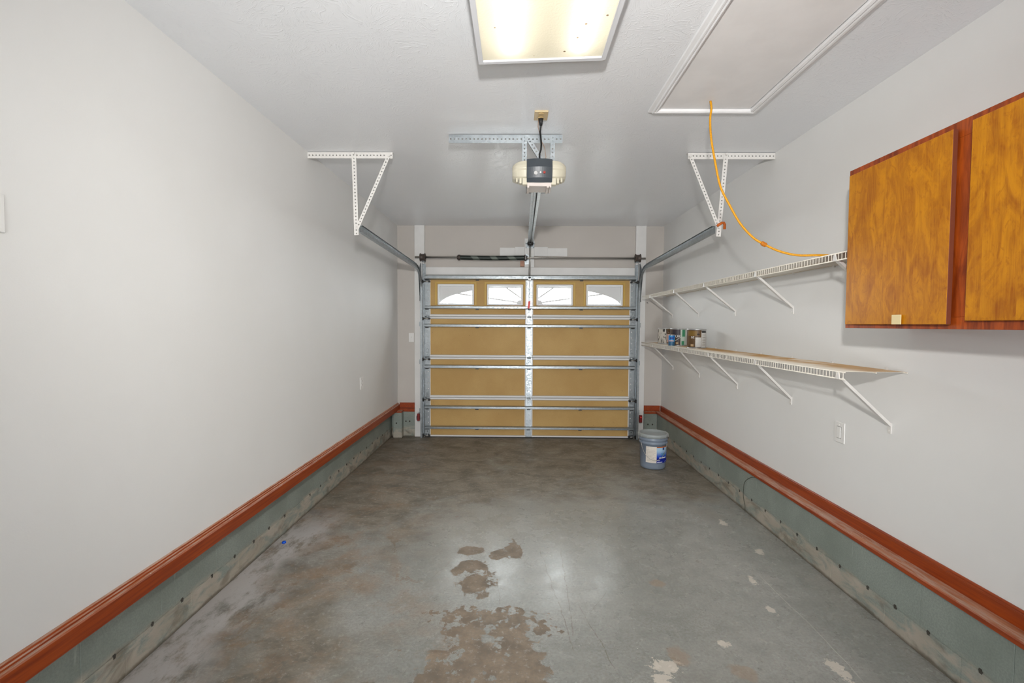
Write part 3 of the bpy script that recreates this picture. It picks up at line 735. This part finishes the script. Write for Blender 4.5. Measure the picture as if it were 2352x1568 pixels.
ch = MB().box(.062, .222, 3.13, 3.29, 2.414, 2.437).box(.062, .076, 3.12, 3.27, 2.400, 2.414).box(.190, .206, 3.12, 3.27, 2.400, 2.414).box(.210, .222, 3.13, 3.27, 2.404, 2.414)
ch.build('chassis', CHAS, op, bevel=.003)
# rail from the head to the bracket over the door
A = Vector((.128, 3.27, 2.424)); B = Vector((.166, 6.12, 2.548)); d = (B-A).normalized(); Xv = Vector((1, 0, 0))-d*d.x; Xv.normalize(); Zv = Xv.cross(d)
prof = [(-.033, 0), (-.014, 0), (-.014, -.012), (-.010, -.012), (-.010, .004), (.010, .004), (.010, -.012), (.014, -.012), (.014, 0), (.033, 0), (.033, .004), (.014, .016), (-.014, .016), (-.033, .004)]
rl = MB().sweep(prof, [(A, Xv, Zv), (B, Xv, Zv)]).build('rail', GALV, op)
MB().tube([A+Xv*.006-Zv*.004, B+Xv*.006-Zv*.004], .0035, 6).build('drive_chain', DARK, rl)
hb = MB().box(.112, .118, 6.06, 6.203, 2.500, 2.575).box(.212, .218, 6.06, 6.203, 2.500, 2.575).box(.112, .218, 6.199, 6.2035, 2.500, 2.575).cyl((.105, 6.10, 2.545), (.225, 6.10, 2.545), .006, 8)
hb.build('header_bracket', GALV, op)
MB().cyl((.130, 6.04, 2.532), (.200, 6.04, 2.532), .022, 14).build('chain_pulley', DARK, op)
arm = MB()
for xx in (.152, .168):
    arm.add([], []); arm.cyl((xx+.004, 6.06, 2.535), (xx, 6.125, 2.095), .0045, 8)
arm.box(.146, .178, 6.118, 6.126, 2.07, 2.125); arm.build('door_arm', STEEL, op)
MB().cyl((.158, 6.05, 2.50), (.152, 6.00, 1.79), .0022, 6).build('release_cord', DARK, op)
MB().prism([(.135, 1.706), (.160, 1.706), (.172, 1.796), (.144, 1.796)], (0, 6.004, 0), (1, 0, 0), (0, 0, 1), (0, -1, 0), .012).build('release_handle', RED, op, bevel=.003)

co = thing('ceiling_outlet', 'almond outlet plate on the ceiling above the opener', 'outlet', (.143, 2.96, ZC))
bx('plate', ALMOND, co, .100, .184, 2.895, 3.022, ZC-.008, ZC, bevel=.003)
for yy in (2.93, 2.985): MB().cyl((.142, yy, ZC-.008), (.142, yy, ZC-.011), .018, 16, smooth=False).build('socket', ALMOND, co)
pc = thing('power_cord', 'black power cord running from the ceiling outlet down to the opener', 'cord', (.142, 2.985, 2.78))
MB().cyl((.142, 2.985, ZC-.011), (.143, 2.995, ZC-.05), .017, 12, .009).build('plug', BLACK, pc)
MB().tube([(.143, 2.995, ZC-.05), (.140, 3.03, 2.725), (.148, 3.09, 2.705), (.154, 3.15, 2.69), (.153, 3.18, 2.665), (.146, 3.20, 2.648), (.146, 3.22, 2.625), (.150, 3.25, 2.592)], .0055, 8).build('cord', BLACK, pc)
tag(MB().tube([(.128, 3.015, ZC-.004), (.128, 3.06, ZC-.03), (.150, 3.14, 2.72), (.178, 3.20, 2.69), (.190, 3.23, 2.64), (.188, 3.26, 2.592)], .0022, 6).build('bell_wire', plain('beige_wire', lin(176, 148, 130), .5)), 'thin beige wire hanging beside the black power cord', 'wire')

# ------------------------------------------------------------------ fluorescent fixture
lf = thing('ceiling_light', 'rectangular fluorescent ceiling light with stained cream diffuser', 'light', (.11, 1.65, ZC))
LX0, LX1, LY0, LY1 = -.185, .405, 1.045, 2.235
def tz(x): return 2.722 + (x-LX0)/(LX1-LX0)*.022      # the frame sags on its left side
cs = MB()
def slab(m, x0, x1, y0, y1, zt, dz0, dz1):
    q = [(x0, y0), (x1, y0), (x1, y1), (x0, y1)]
    vs = [(x, y, tz(x)+dz0 if dz0 is not None else zt) for x, y in q]+[(x, y, zt if dz1 is None else tz(x)+dz1) for x, y in q]
    m.add(vs, [(0,3,2,1),(4,5,6,7),(0,1,5,4),(1,2,6,5),(2,3,7,6),(3,0,4,7)])
zc = ZC-.001
slab(cs, LX0+.012, LX0+.016, LY0+.012, LY1-.012, zc, .004, None); slab(cs, LX1-.016, LX1-.012, LY0+.012, LY1-.012, zc, .004, None)
slab(cs, LX0+.016, LX1-.016, LY0+.012, LY0+.016, zc, .004, None); slab(cs, LX0+.016, LX1-.016, LY1-.016, LY1-.012, zc, .004, None)
cs.box(LX0+.012, LX1-.012, LY0+.012, LY1-.012, zc-.004, zc)
cs.build('casing', PWHITE, lf)
fr = MB()
slab(fr, LX0, LX0+.022, LY0, LY1, zc, -.012, .006); slab(fr, LX1-.022, LX1, LY0, LY1, zc, -.012, .006)
slab(fr, LX0+.022, LX1-.022, LY0, LY0+.022, zc, -.012, .006); slab(fr, LX0+.022, LX1-.022, LY1-.022, LY1, zc, -.012, .006)
fr.build('diffuser_frame', plain('white_aluminium', (.74, .75, .78, 1), .35), lf, bevel=.003)
df = MB(); slab(df, LX0+.018, LX1-.018, LY0+.018, LY1-.018, zc, -.004, -.001); df.build('diffuser', m_tub(), lf)
TUBE = m_emit('fluorescent_tube', (1, .985, .94, 1), 7.5)
for x in (-.035, .270):
    MB().cyl((x, LY0+.06, 2.768), (x, LY1-.06, 2.768), .013, 12).build('tube', TUBE, lf)

# ------------------------------------------------------------------ attic hatch and its cord
ah = thing('attic_hatch', 'white attic hatch with moulded trim in the ceiling', 'hatch', (1.11, 2.2, ZC))
bx('panel', m_white('hatch_paint', (.84, .825, .82, 1), .5), ah, hole_x0+.009, hole_x1-.005, hole_y0+.006, hole_y1-.008, ZC-.002, ZC+.018)
hprof = [(0, .001), (0, -.016), (.16, -.021), (.28, -.016), (.38, -.020), (.52, -.020), (.60, -.013), (.80, -.010), (.93, -.008), (1, .001)]
WT = m_white('white_moulding', (.80, .795, .80, 1), .4)
wl_, wr_, wf_ = .052, .066, .040
cor = {'fl': ((hole_x0, hole_y1, ZC), (-wl_, wf_, 0)), 'fr': ((hole_x1, hole_y1, ZC), (wr_, wf_, 0)), 'bl': ((hole_x0, hole_y0, ZC), (-wl_, -wf_, 0)), 'br': ((hole_x1, hole_y0, ZC), (wr_, -wf_, 0))}
for a, b in (('fl', 'bl'), ('fr', 'br'), ('fl', 'fr'), ('bl', 'br')):
    MB().sweep(hprof, [(cor[a][0], cor[a][1], (0, 0, 1)), (cor[b][0], cor[b][1], (0, 0, 1))]).build('trim', WT, ah)

# ------------------------------------------------------------------ wire shelves
def wire_shelf(label, z, y0, y1, brs, zwall):
    xf, xw = 1.618, XR-.006
    t = thing('wire_shelf', label, 'shelf', (1.75, (y0+y1)/2, z), 'wire shelves on the right wall')
    LIP = .036
    g = MB()
    n = int((y1-y0)/.0254)
    def rod(a, b, r=.0016): g.cyl(a, b, r, 5, caps=False)
    for k in range(n+1):
        y = y0+.004+k*.0254
        rod((xf, y, z-LIP), (xf, y, z+.002), .0019)
        rod((xf, y, z+.002), (xw, y, z+.002), .0017)
        rod((xf, y+.0127, z+.002), (xw, y+.0127, z+.002), .0015)
    stuff(g.build('wire_grid', SHELF, t, fix=False))
    for a, b, r in (((xf-.002, z-.001), None, .0032), ((xf-.002, z-LIP), None, .0032), ((xw, z-.002), None, .003), (((xf+xw)/2, z-.002), None, .003)):
        MB().cyl((a[0], y0-.012, a[1]), (a[0], y1, a[1]), r, 8).build('long_wire', SHELF, t)
    ref = None
    for (yf, yw) in brs:
        zt = z-LIP-.002
        p0 = Vector((xf+.004, yf, zt)); p1 = Vector((XR-.012, yw, zwall)); u = (p1-p0).normalized()
        v = Vector((0, 1, 0)); w = u.cross(v).normalized(); v = w.cross(u)
        b = MB().sweep([(-.011, 0), (.011, 0), (.011, .003), (-.008, .003), (-.008, .014), (-.011, .014)], [(p0, v, w), (p1, v, w)])
        br = b.build('support_brace', PWHITE, t)
        MB().box(XR-.008, XR-.0005, yw-.010, yw+.010, zwall-.040, zwall+.014).cyl((XR-.009, yw, zwall-.025), (XR-.013, yw, zwall-.025), .005, 8, smooth=False).build('brace_foot', PWHITE, br)
        MB().prism([(-.016, 0), (.018, 0), (.006, .034), (-.004, .034)], (xf-.006, yf, zt), (0, 1, 0), (0, 0, 1), (1, 0, 0), .004).build('brace_clip', PWHITE, br)
    for k in range(int((y1-y0)/.42)+1):
        y = y0+.12+k*.42
        if y < y1: MB().box(XR-.012, XR-.0005, y-.006, y+.006, z-.012, z+.014).build('wall_clip', PWHITE, t)
    return t
wire_shelf('lower white wire shelf holding the paint cans', 1.277, 2.335, 6.10, [(2.372, 2.422), (3.199, 3.298), (3.983, 4.103), (4.70, 4.953), (5.60, 5.797)], .993)
wire_shelf('upper empty white wire shelf ending at the wooden cabinet', 1.872, 2.345, 6.10, [(2.42, 2.50), (3.222, 3.305), (4.098, 4.168), (4.874, 5.011), (5.743, 5.847)], 1.627)

# ------------------------------------------------------------------ wooden wall cabinet
cb = thing('wall_cabinet', 'golden birch wall cabinet with red-brown face frame on the right wall', 'cabinet', (1.78, 1.7, 1.495))
cy0, cy1, cz0, cz1, cxf = 1.10, 2.338, 1.495, 2.258, 1.620
body = MB().box(cxf+.02, XR-.001, cy1-.016, cy1, cz0, cz1).box(cxf+.02, XR-.001, cy0, cy0+.016, cz0, cz1)
body.box(cxf+.02, XR-.001, cy0+.016, cy1-.016, cz1-.016, cz1).box(cxf+.02, XR-.001, cy0+.016, cy1-.016, cz0+.012, cz0+.028).box(XR-.008, XR-.001, cy0+.016, cy1-.016, cz0+.028, cz1-.016)
body.build('carcass', CABF, cb)
bx('frame_rail', CABF, cb, cxf, cxf+.02, cy0, cy1, cz1-.062, cz1, bevel=.0015); bx('frame_rail', CABF, cb, cxf, cxf+.02, cy0, cy1, cz0, cz0+.045, bevel=.0015)
for a, b in ((cy1-.045, cy1), (1.680, 1.790), (cy0, cy0+.045)): bx('frame_stile', CABF, cb, cxf, cxf+.0195, a, b, cz0+.045, cz1-.062, bevel=.0015)
d1 = MB().box(cxf-.020, cxf-.001, 1.762, 2.312, 1.513, 2.226).build('door', CABD, cb, bevel=.002)
d1.data.materials.append(CABE)
for f_ in d1.data.polygons:
    if f_.normal.y < -.7: f_.material_index = 1      # bare near edge, stained darker
# the first door hangs slightly open on its near edge
pv = Vector((cxf-.001, 2.312, 0)); bs = Vector(ROOT[cb.name]); q = pv-bs
rot = Matrix.Rotation(math.radians(-.9), 4, 'Z')
d1.matrix_local = Matrix.Translation(Vector((q.x, q.y, 0))) @ rot @ Matrix.Translation(Vector((-q.x, -q.y, 0)))
d2 = MB().box(cxf-.020, cxf-.001, 1.15, 1.700, 1.526, 2.232).build('door', CABD, cb, bevel=.002)
tp = MB().box(cxf-.0285, cxf-.0255, 1.962, 2.010, 1.513, 1.553).build('tape', plain('masking_tape', lin(226, 208, 160), .6), d1)

# rope hanging from the hatch and drawn over to the shelf
pts = [(1.108, 2.77, 2.7945), (1.112, 2.765, 2.75), (1.105, 2.762, 2.69), (1.110, 2.757, 2.585), (1.130, 2.748, 2.455), (1.160, 2.735, 2.300), (1.208, 2.715, 2.185), (1.260, 2.695, 2.080), (1.320, 2.672, 2.000), (1.372, 2.655, 1.960), (1.445, 2.628, 1.916), (1.525, 2.595, 1.889), (1.610, 2.560, 1.884), (1.68, 2.55, 1.882)]
def smooth(P, k=5):
    P = [Vector(p) for p in P]; out = []
    for i in range(len(P)-1):
        a, b, c, d_ = P[max(i-1, 0)], P[i], P[i+1], P[min(i+2, len(P)-1)]
        for j in range(k):
            t = j/k
            out.append(.5*((2*b)+(c-a)*t+(2*a-5*b+4*c-d_)*t*t+(3*b-a-3*c+d_)*t**3))
    return out+[P[-1]]
rp = thing('pull_rope', 'yellow pull rope hanging from the attic hatch to the upper shelf', 'rope', (1.108, 2.77, 2.797))
MB().tube(smooth(pts), .0062, 8).build('rope', ROPE, rp)
kn = MB()
for k in range(5):
    a = k/5*2*math.pi
for (dx, dz) in ((0, 0), (.007, -.003), (-.006, .004)):
    pr_ = [(0.0005, -.013), (.009, -.009), (.0125, 0), (.009, .009), (.0005, .013)]
    kn.lathe(pr_, (1.374+dx, 2.655, 1.958+dz), 10)
kn.build('knot', plain('darker_rope_knot', lin(190, 112, 6), .6), rp)

# ------------------------------------------------------------------ text helper
def text_polys(txt, size):
    cu = bpy.data.curves.new('txt', 'FONT'); cu.body = txt; cu.size = size; cu.align_x = 'CENTER'; cu.align_y = 'CENTER'
    o = bpy.data.objects.new('txt', cu); COL.objects.link(o)
    dg = bpy.context.evaluated_depsgraph_get(); me = bpy.data.meshes.new_from_object(o.evaluated_get(dg))
    vs = [tuple(v.co) for v in me.vertices]; fs = [tuple(p.vertices) for p in me.polygons]
    bpy.data.objects.remove(o); bpy.data.curves.remove(cu); bpy.data.meshes.remove(me)
    return vs, fs
def on_cyl(name, mat, parent, c, r, a0, z, txt, size):
    vs, fs = text_polys(txt, size)
    out = [(c[0]+r*math.cos(a0+x/r), c[1]+r*math.sin(a0+x/r), z+y) for x, y, _ in vs]
    m = MB(); m.add(out, fs); return m.build(name, mat, parent, fix=False)
def patch(name, mat, parent, c, r, a0, a1, z0, z1, n=12):
    """curved print on a cylinder, with its own thickness"""
    m = MB(); vs = []
    for rr in (r, r+.0006):
        for z in (z0, z1):
            for i in range(n+1): t = a0+(a1-a0)*i/n; vs.append((c[0]+rr*math.cos(t), c[1]+rr*math.sin(t), z))
    k = n+1; fs = []
    for i in range(n):
        fs += [(2*k+i, 2*k+i+1, 3*k+i+1, 3*k+i), (i, k+i, k+i+1, i+1), (i, i+1, 2*k+i+1, 2*k+i), (k+i, 3*k+i, 3*k+i+1, k+i+1)]
    fs += [(0, 2*k, 3*k, k), (n, k+n, 3*k+n, 2*k+n)]
    m.add(vs, fs, False); return m.build(name, mat, parent)

# ------------------------------------------------------------------ paint bucket
BC = (1.452, 4.962, 0)
bk = thing('paint_bucket', 'grey-blue plastic paint bucket with white and blue label on the floor', 'bucket', BC)
BUCK = plain('grey_blue_bucket', lin(128, 140, 156), .35); LIDM = plain('grey_lid', lin(158, 164, 164), .35)
MB().lathe([(.0, .004), (.120, .004), (.127, .010), (.129, .03), (.138, .262), (.144, .264), (.146, .270), (.146, .282), (.142, .286), (.1415, .296), (.147, .300), (.1495, .306), (.1495, .314), (.1455, .320), (.1455, .335)], BC, 40).build('pail', BUCK, bk)
lp = MB().lathe([(.0, .348), (.128, .348), (.131, .352), (.134, .366), (.140, .370), (.151, .368), (.155, .362), (.156, .340), (.153, .337), (.150, .332), (.147, .330)], BC, 40)
lid = lp.build('lid', LIDM, bk)
tb = MB()
for k in range(14):
    a = 2*math.pi*k/14; r = .1565
    x, y = BC[0]+r*math.cos(a), BC[1]+r*math.sin(a); tb.cyl((x, y, .332), (x, y, .356), .003, 6)
stuff(tb.build('lid_tab', LIDM, lid))
fa = math.atan2(-4.962, -1.452)        # direction from the bucket to the viewer's side of the room
rl_ = lambda z: .129+(z-.03)*(.138-.129)/.232
lz0, lz1 = .078, .246; lr = rl_(.25)+.0006
a0 = fa-.52; am = fa+.28; a1 = fa+1.36
patch('label', plain('white_label_paper', lin(226, 218, 208), .5, var=.05, sc=60), bk, BC, lr, a0, am, lz0, lz1)
tB = NT('blue_label_print'); z_ = tB.sep(tB.pos())[2]
cb_ = tB.mix(tB.step(z_, .135, .215), lin(10, 66, 190), lin(176, 210, 236)); cb_ = tB.mix(tB.step(z_, .132, .128), cb_, lin(12, 34, 150)); tB.P(Base__Color=cb_, Roughness=.45)
patch('label', tB.m, bk, BC, lr, am, a1, lz0, lz1)
patch('label_stripe', ORANGE, bk, BC, lr+.0004, am, a1, lz1-.009, lz1)
patch('label_band', plain('white_print', (.85, .85, .85, 1), .5), bk, BC, lr+.0004, am+.20, a1-.22, .125, .137)
WP = bpy.data.materials['white_print']
patch('label_emblem', plain('navy_print', lin(20, 40, 120), .5), bk, BC, lr+.0004, am+.50, am+.66, .212, .236)
on_cyl('label_number', plain('teal_print', lin(20, 140, 150), .5), bk, BC, lr+.0012, (am+a1)/2, .165, '200', .038)
patch('label_line', WP, bk, BC, lr+.0004, am+.04, am+.26, .102, .106)
patch('label_line', WP, bk, BC, lr+.0004, am+.04, am+.48, .084, .089)
patch('label_line', WP, bk, BC, lr+.0004, a1-.36, a1-.16, .088, .092)
gp = plain('faint_grey_print', lin(168, 160, 150), .5)
for k in range(9): patch('label_line', gp, bk, BC, lr+.0004, a0+.06, am-.08-.05*(k % 3), .098+k*.014, .100+k*.014)
hd = []
for k in range(17):
    t = k/16; a = fa-.95+2.15*t; r = .1495+.010*math.sin(math.pi*t); hd.append((BC[0]+r*math.cos(a), BC[1]+r*math.sin(a), .285-.175*math.sin(math.pi*t)**.75))
MB().tube(smooth(hd, 3), .0021, 6).build('wire_handle', STEEL, bk)
for a in (fa-.95, fa+1.2):
    MB().cyl((BC[0]+.143*math.cos(a), BC[1]+.143*math.sin(a), .285), (BC[0]+.154*math.cos(a), BC[1]+.154*math.sin(a), .285), .011, 10).build('handle_ear', BUCK, bk)

# ------------------------------------------------------------------ paint cans on the lower shelf
TIN = plain('tin_metal', (.55, .55, .55, 1), .35, .8)
SZ = 1.2815
def can(name, label, c, r, h, group='paint cans on the lower shelf'):
    t = thing(name, label, 'can', (c[0], c[1], SZ), group)
    C3 = (c[0], c[1], SZ)
    MB().lathe([(0, .002), (r-.004, .002), (r-.001, .0), (r+.001, .002), (r+.001, .006), (r-.001, .008), (r-.001, h-.012), (r+.0015, h-.009), (r+.0015, h-.002), (r-.002, h), (r-.010, h-.001), (r-.012, h-.006), (r-.020, h-.006), (r-.022, h-.002), (0, h-.002)], C3, 28).build('tin', TIN, t)
    MB().lathe([(0, h+.0005), (r-.024, h+.0005), (r-.020, h-.002)], C3, 24).build('lid', TIN, t)
    return t, C3, math.atan2(-c[1], -c[0])
BRN = plain('brown_can_label', lin(92, 66, 34), .45); DBR = plain('dark_brown_can_label', lin(66, 48, 40), .45)
DRP = plain('paint_drips', (.02, .02, .02, 1), .4)
PALE = plain('pale_green_label', lin(200, 212, 200), .5); GRN = plain('green_print', lin(70, 150, 110), .5)
LWH = plain('grey_white_label', lin(206, 204, 200), .5, var=.05, sc=50)
tD = NT('drip_stained_label'); pD = tD.pos()
tD.P(Base__Color=tD.mix(tD.step(tD.noise(tD.scale(pD, 22, 22, 7), 1.0, 4, .6, 2.0), .50, .56), lin(196, 190, 180), lin(40, 40, 36)), Roughness=.5)
t1, c1, f1 = can('paint_can', 'drip-stained grey and brown paint can at the far end of the shelf', (1.765, 5.60), .083, .188)
patch('label', tD.m, t1, c1, .0836, f1-1.5, f1+.15, .010+SZ, .175+SZ); patch('label', BRN, t1, c1, .0836, f1+.15, f1+1.5, .010+SZ, .175+SZ)
patch('label_panel', plain('pinkish_print', lin(206, 170, 160), .5), t1, c1, .0844, f1+.22, f1+.75, .02+SZ, .118+SZ)
MB().tube([(c1[0]+.088*math.cos(f1+a), c1[1]+.088*math.sin(f1+a), SZ+.13+.02*math.cos(a*3)) for a in [k*.1 for k in range(3, 9)]], .002, 6).build('wire_handle', STEEL, t1)
t2, c2, f2 = can('paint_can', 'dark brown paint can with pale green side behind the small blue can', (1.755, 5.13), .083, .188)
patch('label', DBR, t2, c2, .0836, f2-1.5, f2+.28, .010+SZ, .175+SZ); patch('label', PALE, t2, c2, .0836, f2+.28, f2+1.5, .010+SZ, .175+SZ)
patch('label_print', GRN, t2, c2, .0844, f2+.50, f2+.95, .10+SZ, .172+SZ); patch('label_print', GRN, t2, c2, .0844, f2+.42, f2+.8, .012+SZ, .052+SZ)
patch('label_print', plain('dark_plum_print', lin(52, 44, 52), .5), t2, c2, .0844, f2-.75, f2+.24, .115+SZ, .172+SZ)
on_cyl('label_lettering', WP, t2, c2, .0850, f2-.12, SZ+.103, 'IOR', .040)
patch('label_print', plain('tan_print', lin(190, 160, 120), .5), t2, c2, .0844, f2-.28, f2+.02, .020+SZ, .040+SZ)
MB().tube([(c2[0]+.087*math.cos(f2+a), c2[1]+.087*math.sin(f2+a), SZ+.045+(a+.5)*.062) for a in [-.5+k*.12 for k in range(7)]], .002, 6).build('wire_handle', PLAST, t2)
t3, c3, f3 = can('paint_can', 'olive brown paint can with grey-white instruction panel, nearest of the row', (1.760, 4.62), .088, .188)
patch('label', BRN, t3, c3, .0886, f3-1.5, f3+.50, .010+SZ, .175+SZ); patch('label', LWH, t3, c3, .0886, f3+.50, f3+1.6, .010+SZ, .158+SZ)
patch('label_panel', LWH, t3, c3, .0894, f3-.12, f3+.46, .014+SZ, .105+SZ)
patch('label_print', plain('olive_print', lin(122, 92, 30), .5), t3, c3, .0894, f3-1.0, f3+.05, .120+SZ, .168+SZ)
MB().lathe([(0, 0), (.010, .001), (.013, .005), (.010, .010), (0, .012)], (c3[0]+.086*math.cos(f3+.18), c3[1]+.086*math.sin(f3+.18), SZ+.130), 12).build('handle_ear', DARK, t3)
on_cyl('label_lettering', WP, t3, c3, .0900, f3-.42, SZ+.108, 'nt', .042)
patch('label_print', bpy.data.materials['tan_print'], t3, c3, .0894, f3-.62, f3-.30, .018+SZ, .040+SZ)
for k in range(5): patch('label_line', gp, t3, c3, .0900, f3+.62, f3+1.05, .03+SZ+k*.024, .036+SZ+k*.024)
patch('label_print', DRP, t3, c3, .0894, f3+.55, f3+1.15, .150+SZ, .166+SZ)
t4, c4, f4 = can('small_can', 'small blue can in front of the dark brown paint can', (1.652, 5.03), .0315, .122)
tq = NT('blue_can_print'); zq = tq.sep(tq.pos())[2]
cq = tq.mix(tq.step(tq.noise(tq.pos(), 40, 3), .4, .6), lin(20, 110, 190), lin(60, 160, 210)); cq = tq.mix(tq.step(zq, SZ+.05, SZ+.046), cq, lin(44, 96, 130)); tq.P(Base__Color=cq, Roughness=.4)
patch('label', tq.m, t4, c4, .0320, f4-1.6, f4+1.6, .006+SZ, .112+SZ)
patch('label_panel', plain('navy_can_print', lin(16, 60, 150), .5), t4, c4, .0326, f4-.5, f4+.7, .072+SZ, .094+SZ)
patch('label_panel', bpy.data.materials['pinkish_print'], t4, c4, .0326, f4-1.0, f4+.7, .050+SZ, .062+SZ)

# ------------------------------------------------------------------ small wall fittings
def plate(name, label, cat, side, x, y0, y1, z0, z1, kind):
    t = thing(name, label, cat, (x, (y0+y1)/2, (z0+z1)/2)); s = 1 if side == 'l' else -1
    bx('plate', PLAST, t, x+s*.0004, x+s*.007, y0, y1, z0, z1, bevel=.003)
    cy, cz_ = (y0+y1)/2, (z0+z1)/2
    if kind == 'rocker':
        bx('rocker', PLAST, t, x+s*.006, x+s*.013, cy-.016, cy+.016, cz_-.033, cz_+.033, bevel=.003)
        bx('rocker_gap', plain('shadow_gap', (.35, .34, .33, 1), .8), t, x+s*.0065, x+s*.0085, cy-.019, cy+.019, cz_-.036, cz_+.036)
        for zz in (z0+.018, z1-.018): MB().cyl((x+s*.006, cy, zz), (x+s*.009, cy, zz), .004, 8, smooth=False).build('screw', PLAST, t)
    else:
        for dz in (-.020, .020):
            so = MB().cyl((x+s*.006, cy, cz_+dz), (x+s*.010, cy, cz_+dz), .016, 16, smooth=False).build('socket', PLAST, t)
            for dy in (-.006, .006): bx('slot', DARK, so, x+s*.0095, x+s*.0105, cy+dy-.0012, cy+dy+.0012, cz_+dz-.001, cz_+dz+.008)
    return t
plate('wall_switch', 'white switch plate below the lower wire shelf', 'switch', 'r', XR, 2.751, 2.837, .812, .935, 'rocker')
plate('wall_outlet', 'white outlet plate low on the left wall', 'outlet', 'l', XL, 4.732, 4.825, .830, .955, 'outlet')
plate('wall_switch', 'white switch plate cut by the left edge of the photo', 'switch', 'l', XL, 1.345, 1.449, 1.777, 1.893, 'rocker')
t = thing('wall_switch', 'white switch plate on the far wall between corner and left jamb', 'switch', (-1.404, YB, 1.32))
bx('plate', PLAST, t, -1.439, -1.369, YB-.007, YB-.0004, 1.260, 1.382, bevel=.003); bx('toggle', PLAST, t, -1.408, -1.400, YB-.018, YB-.006, 1.315, 1.333, bevel=.002)
for sx, xx, lab in ((1, -1.285, 'dark red safety sensor low beside the left track'), (-1, 1.612, 'dark red safety sensor with glowing lamp low beside the right track')):
    t = thing('safety_sensor', lab, 'sensor', (xx, 6.15, .285), 'door safety sensors')
    bx('case', DRED, t, xx-.012, xx+.022 if sx > 0 else xx+.026, 6.085, 6.125, .235, .330, bevel=.005)
    MB().box(xx-.02*sx-.003, xx-.02*sx+.003, 6.09, 6.205, .25, .30).box(xx-.035*sx, xx-.017*sx, 6.20, 6.2055, .24, .31).build('mount', GALV, t)
    if sx < 0: MB().cyl((xx+.008, 6.086, .305), (xx+.008, 6.080, .305), .004, 8).build('lamp', m_emit('red_led', (1, .05, .03, 1), 2.0), t)
t = thing('nail', 'dark nail sticking out of the far wall beside the right jamb', 'nail', (1.72, 6.2, 1.792))
MB().cyl((1.735, YB, 1.792), (1.700, 6.17, 1.793), .0035, 6).cyl((1.700, 6.17, 1.793), (1.6985, 6.167, 1.793), .007, 8).build('shank', DARK, t)
t = thing('bottle_cap', 'small blue plastic cap lying on the floor by the left curb', 'cap', (-1.585, 3.15, 0))
MB().lathe([(0, .012), (.010, .012), (.013, .009), (.014, .0), (.012, 0), (.011, .008), (0, .009)], (-1.585, 3.15, 0), 16).build('shell', BLUE, t)
wp = [(1.850, 3.62, .332), (1.852, 3.70, .30), (1.852, 3.78, .24), (1.853, 3.80, .17), (1.853, 3.80, .11), (1.853, 3.77, .05), (1.851, 3.765, .004)]
tag(MB().tube(smooth(wp), .0022, 6).build('loose_wire', plain('dark_wire', lin(70, 72, 62), .6)), 'thin dark wire drooping from the right ledge to the floor', 'wire')
for i, (a, b) in enumerate(WINS): portal('portal_window', ((a+b)/2, 6.24, (WZ0+WZ1)/2), ((a+b)/2, 0, (WZ0+WZ1)/2), b-a-.05, .22)
